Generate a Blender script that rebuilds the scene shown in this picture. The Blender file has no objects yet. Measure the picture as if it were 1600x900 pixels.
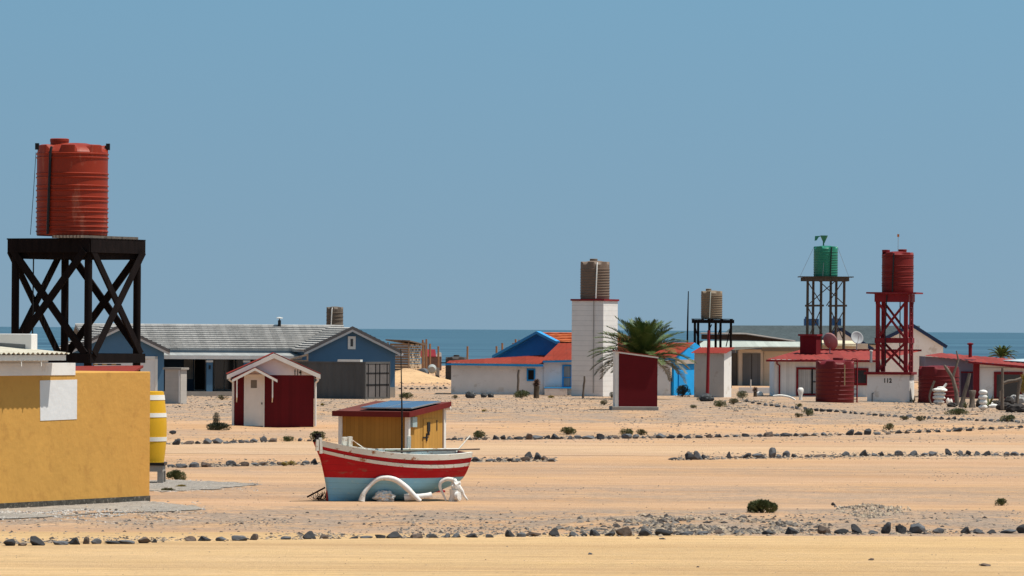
import bpy, bmesh, math, random
import numpy as np
from mathutils import Vector, Matrix, Euler
from math import sin, cos, radians, pi
random.seed(7); rnd = random.Random(11)
S = bpy.context.scene
C = S.collection
# ---------------------------------------------------------------- camera
F, H = 7500.0, 3.8            # focal length in photo pixels, eye height in metres
TP, RO = math.atan(64.5 / F), radians(0.34)
cf = Vector((0, cos(TP), sin(TP))); r0 = Vector((1, 0, 0)); u0 = Vector((0, -sin(TP), cos(TP)))
cr = r0 * cos(RO) + u0 * sin(RO); cu = u0 * cos(RO) - r0 * sin(RO)
cam = bpy.data.objects.new('camera', bpy.data.cameras.new('camera')); C.objects.link(cam)
cam.data.sensor_width = 36; cam.data.lens = F / 1600 * 36
cam.data.clip_start = 1; cam.data.clip_end = 120000
cam.matrix_world = Matrix(((cr.x, cu.x, -cf.x, 0), (cr.y, cu.y, -cf.y, 0), (cr.z, cu.z, -cf.z, H), (0, 0, 0, 1)))
S.camera = cam
# ---------------------------------------------------------------- light
SUN_EL, SUN_AZ = radians(68), radians(-5)      # azimuth counted from +X towards +Y
w = bpy.data.worlds.new('World'); S.world = w; w.use_nodes = True
nt = w.node_tree; nt.nodes.clear()
out = nt.nodes.new('ShaderNodeOutputWorld'); bg = nt.nodes.new('ShaderNodeBackground')
sky = nt.nodes.new('ShaderNodeTexSky'); sky.sky_type = 'NISHITA'; sky.sun_disc = False
sky.sun_elevation = SUN_EL; sky.sun_rotation = pi / 2 - SUN_AZ
sky.air_density = 1.0; sky.dust_density = 0.7; sky.ozone_density = 3.0; sky.altitude = 0
tc = nt.nodes.new('ShaderNodeTexCoord'); va = nt.nodes.new('ShaderNodeVectorMath'); va.operation = 'MULTIPLY_ADD'
va.inputs[1].default_value = (1, 1, 1.5); va.inputs[2].default_value = (0, 0, 0.22)
vn = nt.nodes.new('ShaderNodeVectorMath'); vn.operation = 'NORMALIZE'
hs = nt.nodes.new('ShaderNodeHueSaturation'); hs.inputs['Saturation'].default_value = 0.82
nt.links.new(tc.outputs['Generated'], va.inputs[0]); nt.links.new(va.outputs[0], vn.inputs[0])
nt.links.new(vn.outputs[0], sky.inputs[0]); nt.links.new(sky.outputs[0], hs.inputs['Color'])
tn = nt.nodes.new('ShaderNodeVectorMath'); tn.operation = 'MULTIPLY'; tn.inputs[1].default_value = (.92, 1.16, 1.11)
sz_ = nt.nodes.new('ShaderNodeSeparateXYZ'); nt.links.new(tc.outputs['Generated'], sz_.inputs[0])
hz_r = nt.nodes.new('ShaderNodeMapRange'); hz_r.inputs[1].default_value = -.004; hz_r.inputs[2].default_value = .075; nt.links.new(sz_.outputs[2], hz_r.inputs[0])
hm = nt.nodes.new('ShaderNodeMix'); hm.data_type = 'VECTOR'; hm.inputs[4].default_value = (.86, .955, .885); hm.inputs[5].default_value = (.865, 1.22, 1.15)   # hazier, greyer air low over the sea
nt.links.new(hz_r.outputs[0], hm.inputs[0]); nt.links.new(hm.outputs[1], tn.inputs[1])
nt.links.new(hs.outputs[0], tn.inputs[0]); nt.links.new(tn.outputs[0], bg.inputs[0]); bg.inputs[1].default_value = 0.085
nt.links.new(bg.outputs[0], out.inputs[0])
sd = Vector((cos(SUN_EL) * cos(SUN_AZ), cos(SUN_EL) * sin(SUN_AZ), sin(SUN_EL)))
sl = bpy.data.lights.new('sun', 'SUN'); sl.energy = 4.7; sl.angle = radians(0.5); sl.color = (1, .95, .86)
so = bpy.data.objects.new('sun', sl); C.objects.link(so); so.rotation_euler = sd.to_track_quat('Z', 'Y').to_euler()
so.location = (40, 100, 80)
S.view_settings.view_transform = 'Standard'; S.view_settings.look = 'None'
S.view_settings.exposure = 0.27; S.view_settings.gamma = 1.0
S.render.engine = 'CYCLES'

# ---------------------------------------------------------------- pixel rays and terrain
def ray(px, py): return cf * F + cr * (px - 800) + cu * (450 - py)
def P(px, py, D):
    d = ray(px, py); return Vector((0, 0, H)) + d * (D / d.y)
def Z(px, py, D): return P(px, py, D).z
def X(px, D, py=620): return P(px, py, D).x
def sm(a, b, t):
    t = min(1, max(0, (t - a) / (b - a))); return t * t * (3 - 2 * t)
def bump(x, y, cx, cy, rx, ry, h): return h * math.exp(-((x - cx) / rx) ** 2 - ((y - cy) / ry) ** 2)
def terrain(x, y):
    z = .05 * sin(x * .7 + 1.3 * sin(y * .31)) * sin(y * .43 + 1) + .04 * sin(x * 1.9 + y * .8) * sin(y * 1.1)
    m = sm(90, 92, y) * (1 - sm(97, 99, y)) + sm(167, 175, y) * (1 - sm(215, 222, y)) * .7 + sm(222, 232, y) * .2 * (1 - sm(242, 250, y))
    z *= m
    z += bump(x, y, -6.2, 96.5, 3.0, 1.6, .10) + bump(x, y, 3, 93.2, 2.6, 1.2, .14)
    z += bump(x, y, 13.0, 236, 5.5, 11, .12) + bump(x, y, 2, 240, 5, 9, .04)
    z += bump(x, y, -4.2, 322, 2.2, 9, 0.0)
    z += .22 * sm(200, 248, y) + bump(x, y, 7.6, 101.3, .55, 1.0, .14)
    z -= 7.5 * sm(462, 500, y + 3 * sin(x * .05) + 2 * sin(x * .21))
    return z
def G(px, py):                 # first hit of the ray with the terrain
    d = ray(px, py); o = Vector((0, 0, H)); D0 = (0.3 - H) / d.z * d.y if d.z < 0 else 400
    D = max(60, D0 * .93); s = 1.0; p = o
    while D < 470:
        p = o + d * (D / d.y)
        if p.z <= terrain(p.x, p.y):
            lo, hi = D - s, D
            for _ in range(9):
                m_ = (lo + hi) / 2; p = o + d * (m_ / d.y)
                if p.z <= terrain(p.x, p.y): hi = m_
                else: lo = m_
            break
        D += s
    p.z = terrain(p.x, p.y); return p
def Gf(px, py):
    z = 0.0; d = ray(px, py); p = None
    for _ in range(8):
        k = (z - H) / d.z; p = Vector((0, 0, H)) + d * k; z = terrain(p.x, p.y)
    p.z = z; return p

# ---------------------------------------------------------------- materials
MC = {}
def N(t, k, **kw):
    n = t.nodes.new(k)
    for a, b in kw.items(): setattr(n, a, b)
    return n
def M(name, col, rough=.8, var=.15, scale=2.5, bmp=.15, col2=None, c2amt=.5, c2scale=6, boards=None, metal=0, spec=.2, sz=(1, 1, 1), fine=40):
    if name in MC: return MC[name]
    m = bpy.data.materials.new(name); m.use_nodes = True; t = m.node_tree; L = t.links.new
    b = t.nodes['Principled BSDF']; b.inputs['Roughness'].default_value = rough; b.inputs['Metallic'].default_value = metal
    b.inputs['Specular IOR Level'].default_value = spec
    tc = N(t, 'ShaderNodeTexCoord'); mp = N(t, 'ShaderNodeMapping'); mp.inputs['Scale'].default_value = sz
    L(tc.outputs['Object'], mp.inputs[0])
    n1 = N(t, 'ShaderNodeTexNoise'); n1.inputs['Scale'].default_value = scale; n1.inputs['Detail'].default_value = 7; n1.inputs['Roughness'].default_value = .65
    L(mp.outputs[0], n1.inputs['Vector'])
    mr = N(t, 'ShaderNodeMapRange'); mr.inputs[1].default_value = .3; mr.inputs[2].default_value = .7
    mr.inputs[3].default_value = 1 - var; mr.inputs[4].default_value = 1 + var; L(n1.outputs['Fac'], mr.inputs[0])
    mx = N(t, 'ShaderNodeVectorMath', operation='SCALE'); mx.inputs[0].default_value = col[:3]; L(mr.outputs[0], mx.inputs['Scale'])
    cur = mx.outputs[0]
    if col2:
        n2 = N(t, 'ShaderNodeTexNoise'); n2.inputs['Scale'].default_value = c2scale; n2.inputs['Detail'].default_value = 9; n2.inputs['Roughness'].default_value = .7
        L(mp.outputs[0], n2.inputs['Vector'])
        r = N(t, 'ShaderNodeMapRange'); r.inputs[1].default_value = 1 - c2amt - .04; r.inputs[2].default_value = 1 - c2amt + .06; L(n2.outputs['Fac'], r.inputs[0])
        mm = N(t, 'ShaderNodeMix', data_type='RGBA'); L(r.outputs[0], mm.inputs[0]); L(cur, mm.inputs[6]); mm.inputs[7].default_value = (*col2, 1); cur = mm.outputs[2]
    hsrc = None
    n3 = N(t, 'ShaderNodeTexNoise'); n3.inputs['Scale'].default_value = fine; n3.inputs['Detail'].default_value = 4; L(mp.outputs[0], n3.inputs['Vector'])
    hsrc = n3.outputs['Fac']
    if boards:
        ax, pitch, gap, dark = boards
        sp = N(t, 'ShaderNodeSeparateXYZ'); L(tc.outputs['Object'], sp.inputs[0])
        mu = N(t, 'ShaderNodeMath', operation='MULTIPLY'); L(sp.outputs['xyz'.index(ax)], mu.inputs[0]); mu.inputs[1].default_value = 1 / pitch
        fl = N(t, 'ShaderNodeMath', operation='FLOOR'); L(mu.outputs[0], fl.inputs[0])
        wn = N(t, 'ShaderNodeTexWhiteNoise', noise_dimensions='1D'); L(fl.outputs[0], wn.inputs['W'])
        fr = N(t, 'ShaderNodeMath', operation='FRACT'); L(mu.outputs[0], fr.inputs[0])
        gt = N(t, 'ShaderNodeMath', operation='GREATER_THAN'); L(fr.outputs[0], gt.inputs[0]); gt.inputs[1].default_value = gap
        r = N(t, 'ShaderNodeMapRange'); r.inputs[3].default_value = dark; r.inputs[4].default_value = 1; L(gt.outputs[0], r.inputs[0])
        r2 = N(t, 'ShaderNodeMapRange'); r2.inputs[3].default_value = .9 if ax != 'z' else .985; r2.inputs[4].default_value = 1.1 if ax != 'z' else 1.015; L(wn.outputs['Value'], r2.inputs[0])
        q = N(t, 'ShaderNodeMath', operation='MULTIPLY'); L(r.outputs[0], q.inputs[0]); L(r2.outputs[0], q.inputs[1])
        v = N(t, 'ShaderNodeVectorMath', operation='SCALE'); L(cur, v.inputs[0]); L(q.outputs[0], v.inputs['Scale']); cur = v.outputs[0]
    L(cur, b.inputs['Base Color'])
    if bmp:
        bp = N(t, 'ShaderNodeBump'); bp.inputs['Strength'].default_value = bmp; bp.inputs['Distance'].default_value = .03
        L(hsrc, bp.inputs['Height']); L(bp.outputs[0], b.inputs['Normal'])
    MC[name] = m; return m

# ---------------------------------------------------------------- mesh building
class MB:
    def __init__(s): s.v = []; s.f = []; s.mi = []
    def add(s, vs, fs, mi=0):
        o = len(s.v); s.v += [tuple(v) for v in vs]; s.f += [tuple(i + o for i in f) for f in fs]; s.mi += [mi] * len(fs); return s
    def box(s, x0, x1, y0, y1, z0, z1, mi=0):
        return s.add([(x, y, z) for z in (z0, z1) for x, y in ((x0, y0), (x1, y0), (x1, y1), (x0, y1))],
                     [(3, 2, 1, 0), (4, 5, 6, 7), (0, 1, 5, 4), (1, 2, 6, 5), (2, 3, 7, 6), (3, 0, 4, 7)], mi)
    def prism(s, poly, vec, mi=0):           # poly: list of 3D points, extruded by vec
        n = len(poly); vec = Vector(vec); p = [Vector(q) for q in poly]
        s.add(p + [q + vec for q in p], [tuple(range(n - 1, -1, -1)), tuple(range(n, 2 * n))] + [(i, (i + 1) % n, n + (i + 1) % n, n + i) for i in range(n)], mi); return s
    def slab(s, a, b, c, d, t, mi=0):        # quad with thickness t downwards
        return s.prism([a, b, c, d], (0, 0, -t), mi)
    def beam(s, a, b, w, h, up=(0, 0, 1), mi=0):
        a = Vector(a); b = Vector(b); d = (b - a).normalized(); up = Vector(up)
        if abs(d.dot(up)) > .98: up = Vector((0, 1, 0))
        x = d.cross(up).normalized(); y = x.cross(d).normalized()
        q = [a + x * i * w / 2 + y * j * h / 2 for i, j in ((-1, -1), (1, -1), (1, 1), (-1, 1))]
        return s.prism(q, b - a, mi)
    def tube(s, pts, rad, n=8, mi=0, caps=True, sq=1.0):
        pts = [Vector(p) for p in pts]; R = rad if hasattr(rad, '__len__') else [rad] * len(pts); vs = []; fs = []
        d0 = (pts[1] - pts[0]).normalized(); x = d0.orthogonal().normalized()
        for i, p in enumerate(pts):
            d = (pts[min(i + 1, len(pts) - 1)] - pts[max(i - 1, 0)]).normalized()
            x = (x - d * x.dot(d)).normalized(); y = d.cross(x)
            for k in range(n): a = 2 * pi * k / n; vs.append(p + x * cos(a) * R[i] + y * sin(a) * R[i] * sq)
        for i in range(len(pts) - 1):
            for k in range(n): fs.append((i * n + k, i * n + (k + 1) % n, (i + 1) * n + (k + 1) % n, (i + 1) * n + k))
        if caps: fs += [tuple(range(n - 1, -1, -1)), tuple(range((len(pts) - 1) * n, len(pts) * n))]
        return s.add(vs, fs, mi)
    def lathe(s, prof, n=40, cx=0, cy=0, mi=0):
        vs = []; fs = []
        for r, z in prof:
            for k in range(n): a = 2 * pi * k / n; vs.append((cx + r * cos(a), cy + r * sin(a), z))
        for i in range(len(prof) - 1):
            for k in range(n): fs.append((i * n + k, i * n + (k + 1) % n, (i + 1) * n + (k + 1) % n, (i + 1) * n + k))
        fs += [tuple(range(n - 1, -1, -1)), tuple(range((len(prof) - 1) * n, len(prof) * n))]
        return s.add(vs, fs, mi)
    def build(s, name, mats, parent=None, smooth=False, bevel=0):
        me = bpy.data.meshes.new(name); me.from_pydata(s.v, [], s.f); me.validate()
        for m in (mats if isinstance(mats, (list, tuple)) else [mats]): me.materials.append(m)
        if len(me.polygons) == len(s.mi): me.polygons.foreach_set('material_index', s.mi)
        bm = bmesh.new(); bm.from_mesh(me); bmesh.ops.recalc_face_normals(bm, faces=bm.faces)
        bm.to_mesh(me); bm.free()
        if smooth: me.polygons.foreach_set('use_smooth', [True] * len(me.polygons)); me.set_sharp_from_angle(angle=radians(smooth if smooth > 1 else 40))
        o = bpy.data.objects.new(name, me); C.objects.link(o); o.parent = parent
        if bevel:
            b = o.modifiers.new('bevel', 'BEVEL'); b.width = bevel; b.segments = 2; b.limit_method = 'ANGLE'
        return o
def tag(o, label=None, cat=None, group=None, kind=None):
    for k, v in (('label', label), ('category', cat), ('group', group), ('kind', kind)):
        if v: o[k] = v
    return o
def thing(name, label, cat, loc=(0, 0, 0), rz=0, group=None):
    o = bpy.data.objects.new(name, None); C.objects.link(o); o.location = loc; o.rotation_euler = (0, 0, radians(rz)); o.empty_display_size = .2
    return tag(o, label, cat, group)
def at(mb, loc):                               # shift a builder's vertices
    return [tuple(Vector(v) - Vector(loc)) for v in mb.v]
def solo(mb, name, mats, label, cat, loc=(0, 0, 0), rz=0, group=None, smooth=False, bevel=0):
    o = mb.build(name, mats, None, smooth, bevel); o.location = loc; o.rotation_euler = (0, 0, radians(rz)); return tag(o, label, cat, group)
def corr(mb, A, B, Cc, Dd, pitch, amp, t=.01, mi=0, nsub=4, rows=1):   # A-B eave, Dd-Cc ridge
    A, B, Cc, Dd = map(Vector, (A, B, Cc, Dd)); n = max(4, int((B - A).length / pitch) * nsub)
    nn = (B - A).cross(Dd - A).normalized(); nn = nn if nn.z > 0 else -nn
    vs = []; fs = []
    for i in range(n + 1):
        o = nn * amp * sin(2 * pi * i / nsub + .3); u = i / n
        for q in range(rows + 1):
            v = q / rows; vs.append((A.lerp(B, u)).lerp(Dd.lerp(Cc, u), v) + o)
    m = len(vs)
    vs2 = [v - nn * t for v in vs]; st = rows + 1
    for i in range(n):
        for q in range(rows):
            a = i * st + q; fs.append((a, a + st, a + st + 1, a + 1)); fs.append((m + a, m + a + 1, m + a + st + 1, m + a + st))
        a = i * st; fs.append((a, m + a, m + a + st, a + st)); a = i * st + rows; fs.append((a, a + st, m + a + st, m + a))
    for i in (0, n):
        for q in range(rows): a = i * st + q; fs.append((a, a + 1, m + a + 1, m + a))
    return mb.add(vs, fs, mi)
def tiles(mb, A, B, Cc, Dd, n, t=.05, mi=0, seg=60, jit=.006, tri=None):      # stepped courses of roof tiles
    A, B, Cc, Dd = map(Vector, (A, B, Cc, Dd)); nn = (B - A).cross(Dd - A).normalized(); nn = nn if nn.z > 0 else -nn
    for r in range(n):
        v0, v1 = r / n, (r + 1) / n
        a, b, c, d = A.lerp(Dd, v0), B.lerp(Cc, v0), B.lerp(Cc, v1), A.lerp(Dd, v1)
        k = max(1, int(seg * (b - a).length / max(.1, (B - A).length)))
        vs = []; fs = []
        for i in range(k + 1):
            u = i / k; j = rnd.uniform(-jit, jit); lo = a.lerp(b, u); hi = d.lerp(c, u)
            vs += [lo + nn * 0, lo + nn * (t + j), hi + nn * .003]
        for i in range(k): o = 3 * i; fs += [(o, o + 3, o + 4, o + 1), (o + 1, o + 4, o + 5, o + 2)]
        mb.add(vs, fs, mi)
    return mb
def text(body, size, mat, parent, loc, rot, sx=1.0, name='number'):
    cu_ = bpy.data.curves.new('t', 'FONT'); cu_.body = body; cu_.size = size; cu_.extrude = .004; cu_.align_x = 'CENTER'; cu_.space_character = 1.15; cu_.offset = .009 * size / .26
    o = bpy.data.objects.new('t', cu_); C.objects.link(o)
    me = bpy.data.meshes.new_from_object(o.evaluated_get(bpy.context.evaluated_depsgraph_get())); bpy.data.objects.remove(o); bpy.data.curves.remove(cu_)
    me.materials.clear(); me.materials.append(mat); n = bpy.data.objects.new(name, me); C.objects.link(n); n.parent = parent
    n.location = loc; n.rotation_euler = rot; n.scale = (sx, 1, 1); return n
ORD = 'first second third fourth fifth sixth seventh eighth ninth tenth eleventh twelfth thirteenth fourteenth fifteenth sixteenth seventeenth eighteenth nineteenth twentieth'.split()
def ordinal(i):
    if i < 20: return ORD[i]
    t = {2: 'twenty', 3: 'thirty', 4: 'forty'}[(i + 1) // 10]; u = (i + 1) % 10
    return (t + '-' + ORD[u - 1]) if u else t[:-1] + 'ieth'
# palette
cWhite = M('white_paint', (.74, .72, .70), .7, .07, 1.5, .1, (.42, .38, .33), .30)
cWhiteWall = M('white_plaster', (.73, .69, .655), .85, .06, .9, .15, (.58, .52, .46), .41, 1.6)
cWhiteTrim = M('white_trim', (.72, .69, .64), .6, .06, 3, .05)
cBarge = M('barge_white', (.55, .52, .50), .7, .08, 3, .1)
cRed = M('dark_red_paint', (.105, .004, .007), .75, .10, 1.2, .1, boards=('x', .14, .04, .85))
cRedPlain = M('red_render', (.13, .006, .010), .85, .10, 1.5, .1)
cRedTrim = M('red_trim', (.19, .010, .015), .6, .12, 3, .1)
cRedRoof = M('red_roof_metal', (.225, .036, .022), .8, .14, .8, .06, (.15, .036, .025), .42, 1.5, boards=('x', .76, .03, .8), spec=.05)
cRedRoofB = M('red_roof_plain', (.21, .032, .024), .8, .12, 1.1, .08, (.15, .032, .025), .42, 2, spec=.05)
cBlueH = M('slate_blue_plaster', (.080, .165, .265), .85, .05, .8, .1)
cBlueTrim = M('bright_blue_paint', (.012, .24, .55), .6, .08, 2, .05)
cDeepBlue = M('deep_blue_paint', (.003, .12, .38), .7, .08, 2, .05)
cGlass = M('window_glass', (.02, .022, .025), .12, .05, 1, 0, spec=.6)
cDark = M('dark_void', (.012, .012, .013), .9, .05, 1, 0)
cCurtain = M('curtain', (.30, .29, .27), .9, .12, 3, .1, boards=('x', .09, .25, .7))
cBlack = M('black_plastic', (.012, .012, .013), .4, .1, 3, .05)
cSteel = M('galvanised_steel', (.35, .36, .37), .45, .12, 4, .05, metal=.7)
cConc = M('concrete', (.30, .27, .24), .9, .15, 3, .4, (.20, .18, .16), .35)
cBoneW = M('painted_bone', (.74, .71, .67), .7, .06, 7, .25, (.50, .44, .36), .42, 9)
cWoodDark = M('tarred_timber', (.009, .006, .006), .85, .45, 2, .35, (.030, .016, .014), .36, 3, sz=(3, 3, .6), spec=.08)
cWoodGrey = M('weathered_timber', (.16, .125, .10), .9, .25, 4, .5, (.07, .055, .045), .42, 6, sz=(2, 2, .6))
# ---------------------------------------------------------------- ground, roads, sea
def ground_mat(name, A, B, grav, gravel_bands, tracks):
    m = bpy.data.materials.new(name); m.use_nodes = True; t = m.node_tree; L = t.links.new
    b = t.nodes['Principled BSDF']; b.inputs['Roughness'].default_value = .95; b.inputs['Specular IOR Level'].default_value = .1
    tc = N(t, 'ShaderNodeTexCoord'); O = tc.outputs['Object']
    def noise(sc, det=6, ro=.6, stretch=None, rot=0, w=0):
        n = N(t, 'ShaderNodeTexNoise'); n.inputs['Scale'].default_value = sc; n.inputs['Detail'].default_value = det; n.inputs['Roughness'].default_value = ro
        mp = N(t, 'ShaderNodeMapping'); mp.inputs['Scale'].default_value = stretch or (1, 1, 1); mp.inputs['Rotation'].default_value = (0, 0, rot); mp.inputs['Location'].default_value = (w, w * 2, 0)
        L(O, mp.inputs[0]); L(mp.outputs[0], n.inputs['Vector']); return n.outputs['Fac']
    def rng(s, a, bb, c=0, d=1):
        r = N(t, 'ShaderNodeMapRange'); r.inputs[1].default_value = a; r.inputs[2].default_value = bb; r.inputs[3].default_value = c; r.inputs[4].default_value = d; L(s, r.inputs[0]); return r.outputs[0]
    def mth(op, a, c):
        n = N(t, 'ShaderNodeMath', operation=op)
        for i, s in enumerate((a, c)):
            if isinstance(s, (int, float)): n.inputs[i].default_value = s
            else: L(s, n.inputs[i])
        return n.outputs[0]
    def mix(f, a, c):
        n = N(t, 'ShaderNodeMix', data_type='RGBA')
        if isinstance(f, (int, float)): n.inputs[0].default_value = f
        else: L(f, n.inputs[0])
        for i, s in ((6, a), (7, c)):
            if isinstance(s, tuple): n.inputs[i].default_value = (*s, 1)
            else: L(s, n.inputs[i])
        return n.outputs[2]
    col = mix(rng(noise(.10, 5, .6), .40, .60), A, B)
    col = mix(rng(noise(.5, 6, .65, w=7), .42, .75, 0, .55), col, tuple(c * .80 for c in A))
    col = mix(rng(noise(1.0, 7, .7, (.035, .40, 1), .03, 31), .46, .62, 0, .60), col, (B[0] * .66, B[1] * .61, B[2] * .62))
    col = mix(rng(noise(1.0, 6, .7, (.05, .6, 1), -.05, 43), .53, .70, 0, .5), col, (min(1, A[0] * 1.22), min(1, A[1] * 1.24), min(1, A[2] * 1.34)))
    col = mix(rng(noise(2.6, 7, .8, (.5, 1.2, 1), 0, 17), .47, .66, 0, .42), col, (A[0] * .60, A[1] * .56, A[2] * .54))
    sp = N(t, 'ShaderNodeSeparateXYZ'); L(O, sp.inputs[0]); yy = sp.outputs[1]
    if tracks:
        for rot, sc, amt in ((.04, 1.0, .45), (-.10, .7, .35), (.16, 1.4, .3)):
            k = rng(noise(sc, 5, .6, (.05, 1.5, 1), rot, rot * 60), .52, .68, 0, amt)
            col = mix(k, col, tuple(c * .72 for c in B))
            k2 = rng(noise(sc * 1.3, 4, .6, (.05, 1.7, 1), rot, rot * 90 + 9), .56, .72, 0, amt * .8)
            col = mix(k2, col, tuple(min(1, c * 1.15) for c in B))
    if tracks:
        for rot, ph in ((.05, 0), (-.12, 13)):
            wv = N(t, 'ShaderNodeTexWave', wave_type='BANDS', bands_direction='Y'); wv.inputs['Scale'].default_value = .55; wv.inputs['Distortion'].default_value = 7; wv.inputs['Detail'].default_value = 4; wv.inputs['Detail Scale'].default_value = .8
            mpw = N(t, 'ShaderNodeMapping'); mpw.inputs['Scale'].default_value = (.055, 1, 1); mpw.inputs['Rotation'].default_value = (0, 0, rot); mpw.inputs['Location'].default_value = (ph, ph, 0); L(O, mpw.inputs[0]); L(mpw.outputs[0], wv.inputs['Vector'])
            k3 = mth('MULTIPLY', rng(wv.outputs['Fac'], .66, .97, 0, .36), rng(noise(.13, 4, .6, None, 0, ph + 4), .42, .58)); col = mix(k3, col, (B[0] * .64, B[1] * .58, B[2] * .53))
    wob = mth('MULTIPLY_ADD', noise(.12, 5, .7, w=3), 9.0); wn = wob.node; wn.inputs[2].default_value = -4.5
    yw = mth('ADD', yy, wob); msk = None
    for lo, hi, amt in gravel_bands:
        q = mth('MULTIPLY', mth('MULTIPLY', rng(yw, lo - 1.5, lo + 1.5), rng(yw, hi - 1.5, hi + 1.5, 1, 0)), amt)
        msk = q if msk is None else mth('MAXIMUM', msk, q)
    if msk is not None:
        pat = rng(noise(.45, 8, .75, w=11), .42, .54); col = mix(mth('MULTIPLY', mth('MULTIPLY', pat, msk), .85), col, grav)
        sp1 = rng(noise(5, 3, .8, w=5), .55, .60); col = mix(mth('MULTIPLY', mth('MULTIPLY', sp1, msk), .75), col, tuple(c * .42 for c in grav))
        sp2 = rng(noise(9, 3, .8, w=15), .60, .65); col = mix(mth('MULTIPLY', mth('MULTIPLY', sp2, msk), .5), col, tuple(min(1, c * 1.9) for c in grav))
    sp3 = rng(noise(7, 2, .7, w=21), .66, .70, 0, .6); col = mix(sp3, col, (.12, .09, .07))
    L(col, b.inputs['Base Color'])
    bp = N(t, 'ShaderNodeBump'); bp.inputs['Strength'].default_value = .8; bp.inputs['Distance'].default_value = .07
    h = mth('ADD', mth('MULTIPLY', noise(1.6, 8, .75, (.7, 1.4, 1), w=2), 1.6), noise(9, 5, .8)); L(h, bp.inputs['Height']); L(bp.outputs[0], b.inputs['Normal'])
    return m
SA, SB = (.575, .368, .236), (.60, .362, .195)
xs = [-900, -500, -300, -180, -110, -75, -55] + [-45 + i * .45 for i in range(201)] + [55, 75, 110, 180, 300, 500, 900]
ys = [-60 + i * 12 for i in range(11)] + [74 + i * .45 for i in range(500)] + [300 + i * 3 for i in range(80)]
vs = [(x, y, terrain(x, y)) for y in ys for x in xs]; nx = len(xs)
fs = [(j * nx + i, j * nx + i + 1, (j + 1) * nx + i + 1, (j + 1) * nx + i) for j in range(len(ys) - 1) for i in range(nx - 1)]
g = MB(); g.add(vs, fs)
mg = ground_mat('desert_sand', SA, SB, (.31, .24, .19), [(90, 102, 1), (106, 117, .6), (126, 136, .4), (166, 178, .5), (196, 300, 1)], True)
tag(g.build('ground', mg, smooth=80), kind='structure')
mr = ground_mat('packed_road_sand', (.645, .425, .222), (.665, .435, .215), (.3, .24, .2), [(60, 84.4, .10)], True)
def road(name, y0f, y1f, x0, x1, mat):
    mb = MB(); n = 160; v = []
    for i in range(n + 1):
        x = x0 + (x1 - x0) * i / n
        v += [(x, y0f(x) + rnd.uniform(-.15, .15), .006), (x, y1f(x) + rnd.uniform(-.12, .12), .006)]
    mb.add(v, [(2 * i, 2 * i + 2, 2 * i + 3, 2 * i + 1) for i in range(n)]); return tag(mb.build(name, mat), kind='structure')
road('sand_road', lambda x: 60, lambda x: 88.9 - .08 * x * 0 + .12 * sin(x), -60, 60, mr)
mr2 = ground_mat('track_sand', (.60, .405, .265), (.61, .40, .24), (.3, .24, .2), [], True)
road('sand_track', lambda x: 144.5 + .5 * sin(x * .3), lambda x: 161 + .6 * sin(x * .4 + 1), -60, 70, mr2)
# sea
m = bpy.data.materials.new('sea_water'); m.use_nodes = True; t = m.node_tree; L = t.links.new
b = t.nodes['Principled BSDF']; b.inputs['Base Color'].default_value = (.045, .17, .25, 1); b.inputs['Roughness'].default_value = .55; b.inputs['Specular IOR Level'].default_value = .12
tcn = N(t, 'ShaderNodeTexCoord'); mp = N(t, 'ShaderNodeMapping'); mp.inputs['Scale'].default_value = (.0022, .012, 1); L(tcn.outputs['Object'], mp.inputs[0])
n1 = N(t, 'ShaderNodeTexNoise'); n1.inputs['Scale'].default_value = 1; n1.inputs['Detail'].default_value = 8; L(mp.outputs[0], n1.inputs[0])
cr_ = N(t, 'ShaderNodeValToRGB'); e = cr_.color_ramp.elements; e[0].position = .40; e[0].color = (.028, .070, .110, 1); e[1].position = .62; e[1].color = (.064, .138, .190, 1)
L(n1.outputs['Fac'], cr_.inputs[0]); L(cr_.outputs[0], b.inputs['Base Color'])
sea = MB(); sea.add([(-60000, 440, -5), (60000, 440, -5), (60000, 90000, -5), (-60000, 90000, -5)], [(0, 1, 2, 3)])
tag(sea.build('sea', m), kind='structure')

# ---------------------------------------------------------------- pebbles (uncountable)
def pebbles(name, spots, mats, kind='stuff', mean=.04, flat=.6):
    r = np.random.RandomState(len(name) * 7 + 1); V = []; Fc = []; MI = []
    base = np.array([(1, 0, 0), (0, 1, 0), (-1, 0, 0), (0, -1, 0), (0, 0, 1), (.6, .6, .55), (-.6, .55, .6)], float)
    fc = [(0, 5, 4), (0, 1, 5), (1, 6, 5), (5, 6, 4), (1, 2, 6), (2, 4, 6), (2, 3, 4), (3, 0, 4)]
    for (x, y, s) in spots:
        a = r.uniform(0, 6.28); c, q = cos(a), sin(a); sc = np.array([s * r.uniform(.7, 1.4), s * r.uniform(.7, 1.2), s * r.uniform(.4, .9) * flat / .6])
        p = base * (1 + r.uniform(-.25, .25, base.shape)) * sc; z = terrain(x, y)
        o = len(V); V += [(x + c * v[0] - q * v[1], y + q * v[0] + c * v[1], z + v[2] - .008) for v in p]
        k = r.randint(0, len(mats)); Fc += [tuple(i + o for i in f) for f in fc]; MI += [k] * 8
    mb = MB(); mb.v = V; mb.f = Fc; mb.mi = MI; o = mb.build(name, mats); tag(o, kind=kind); return o
mP = [M('stone_dark', (.065, .054, .048), .9, .3, 8, .3), M('stone_grey', (.17, .145, .125), .9, .3, 8, .3), M('stone_tan', (.33, .25, .18), .9, .3, 8, .3)]
sp = []
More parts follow.
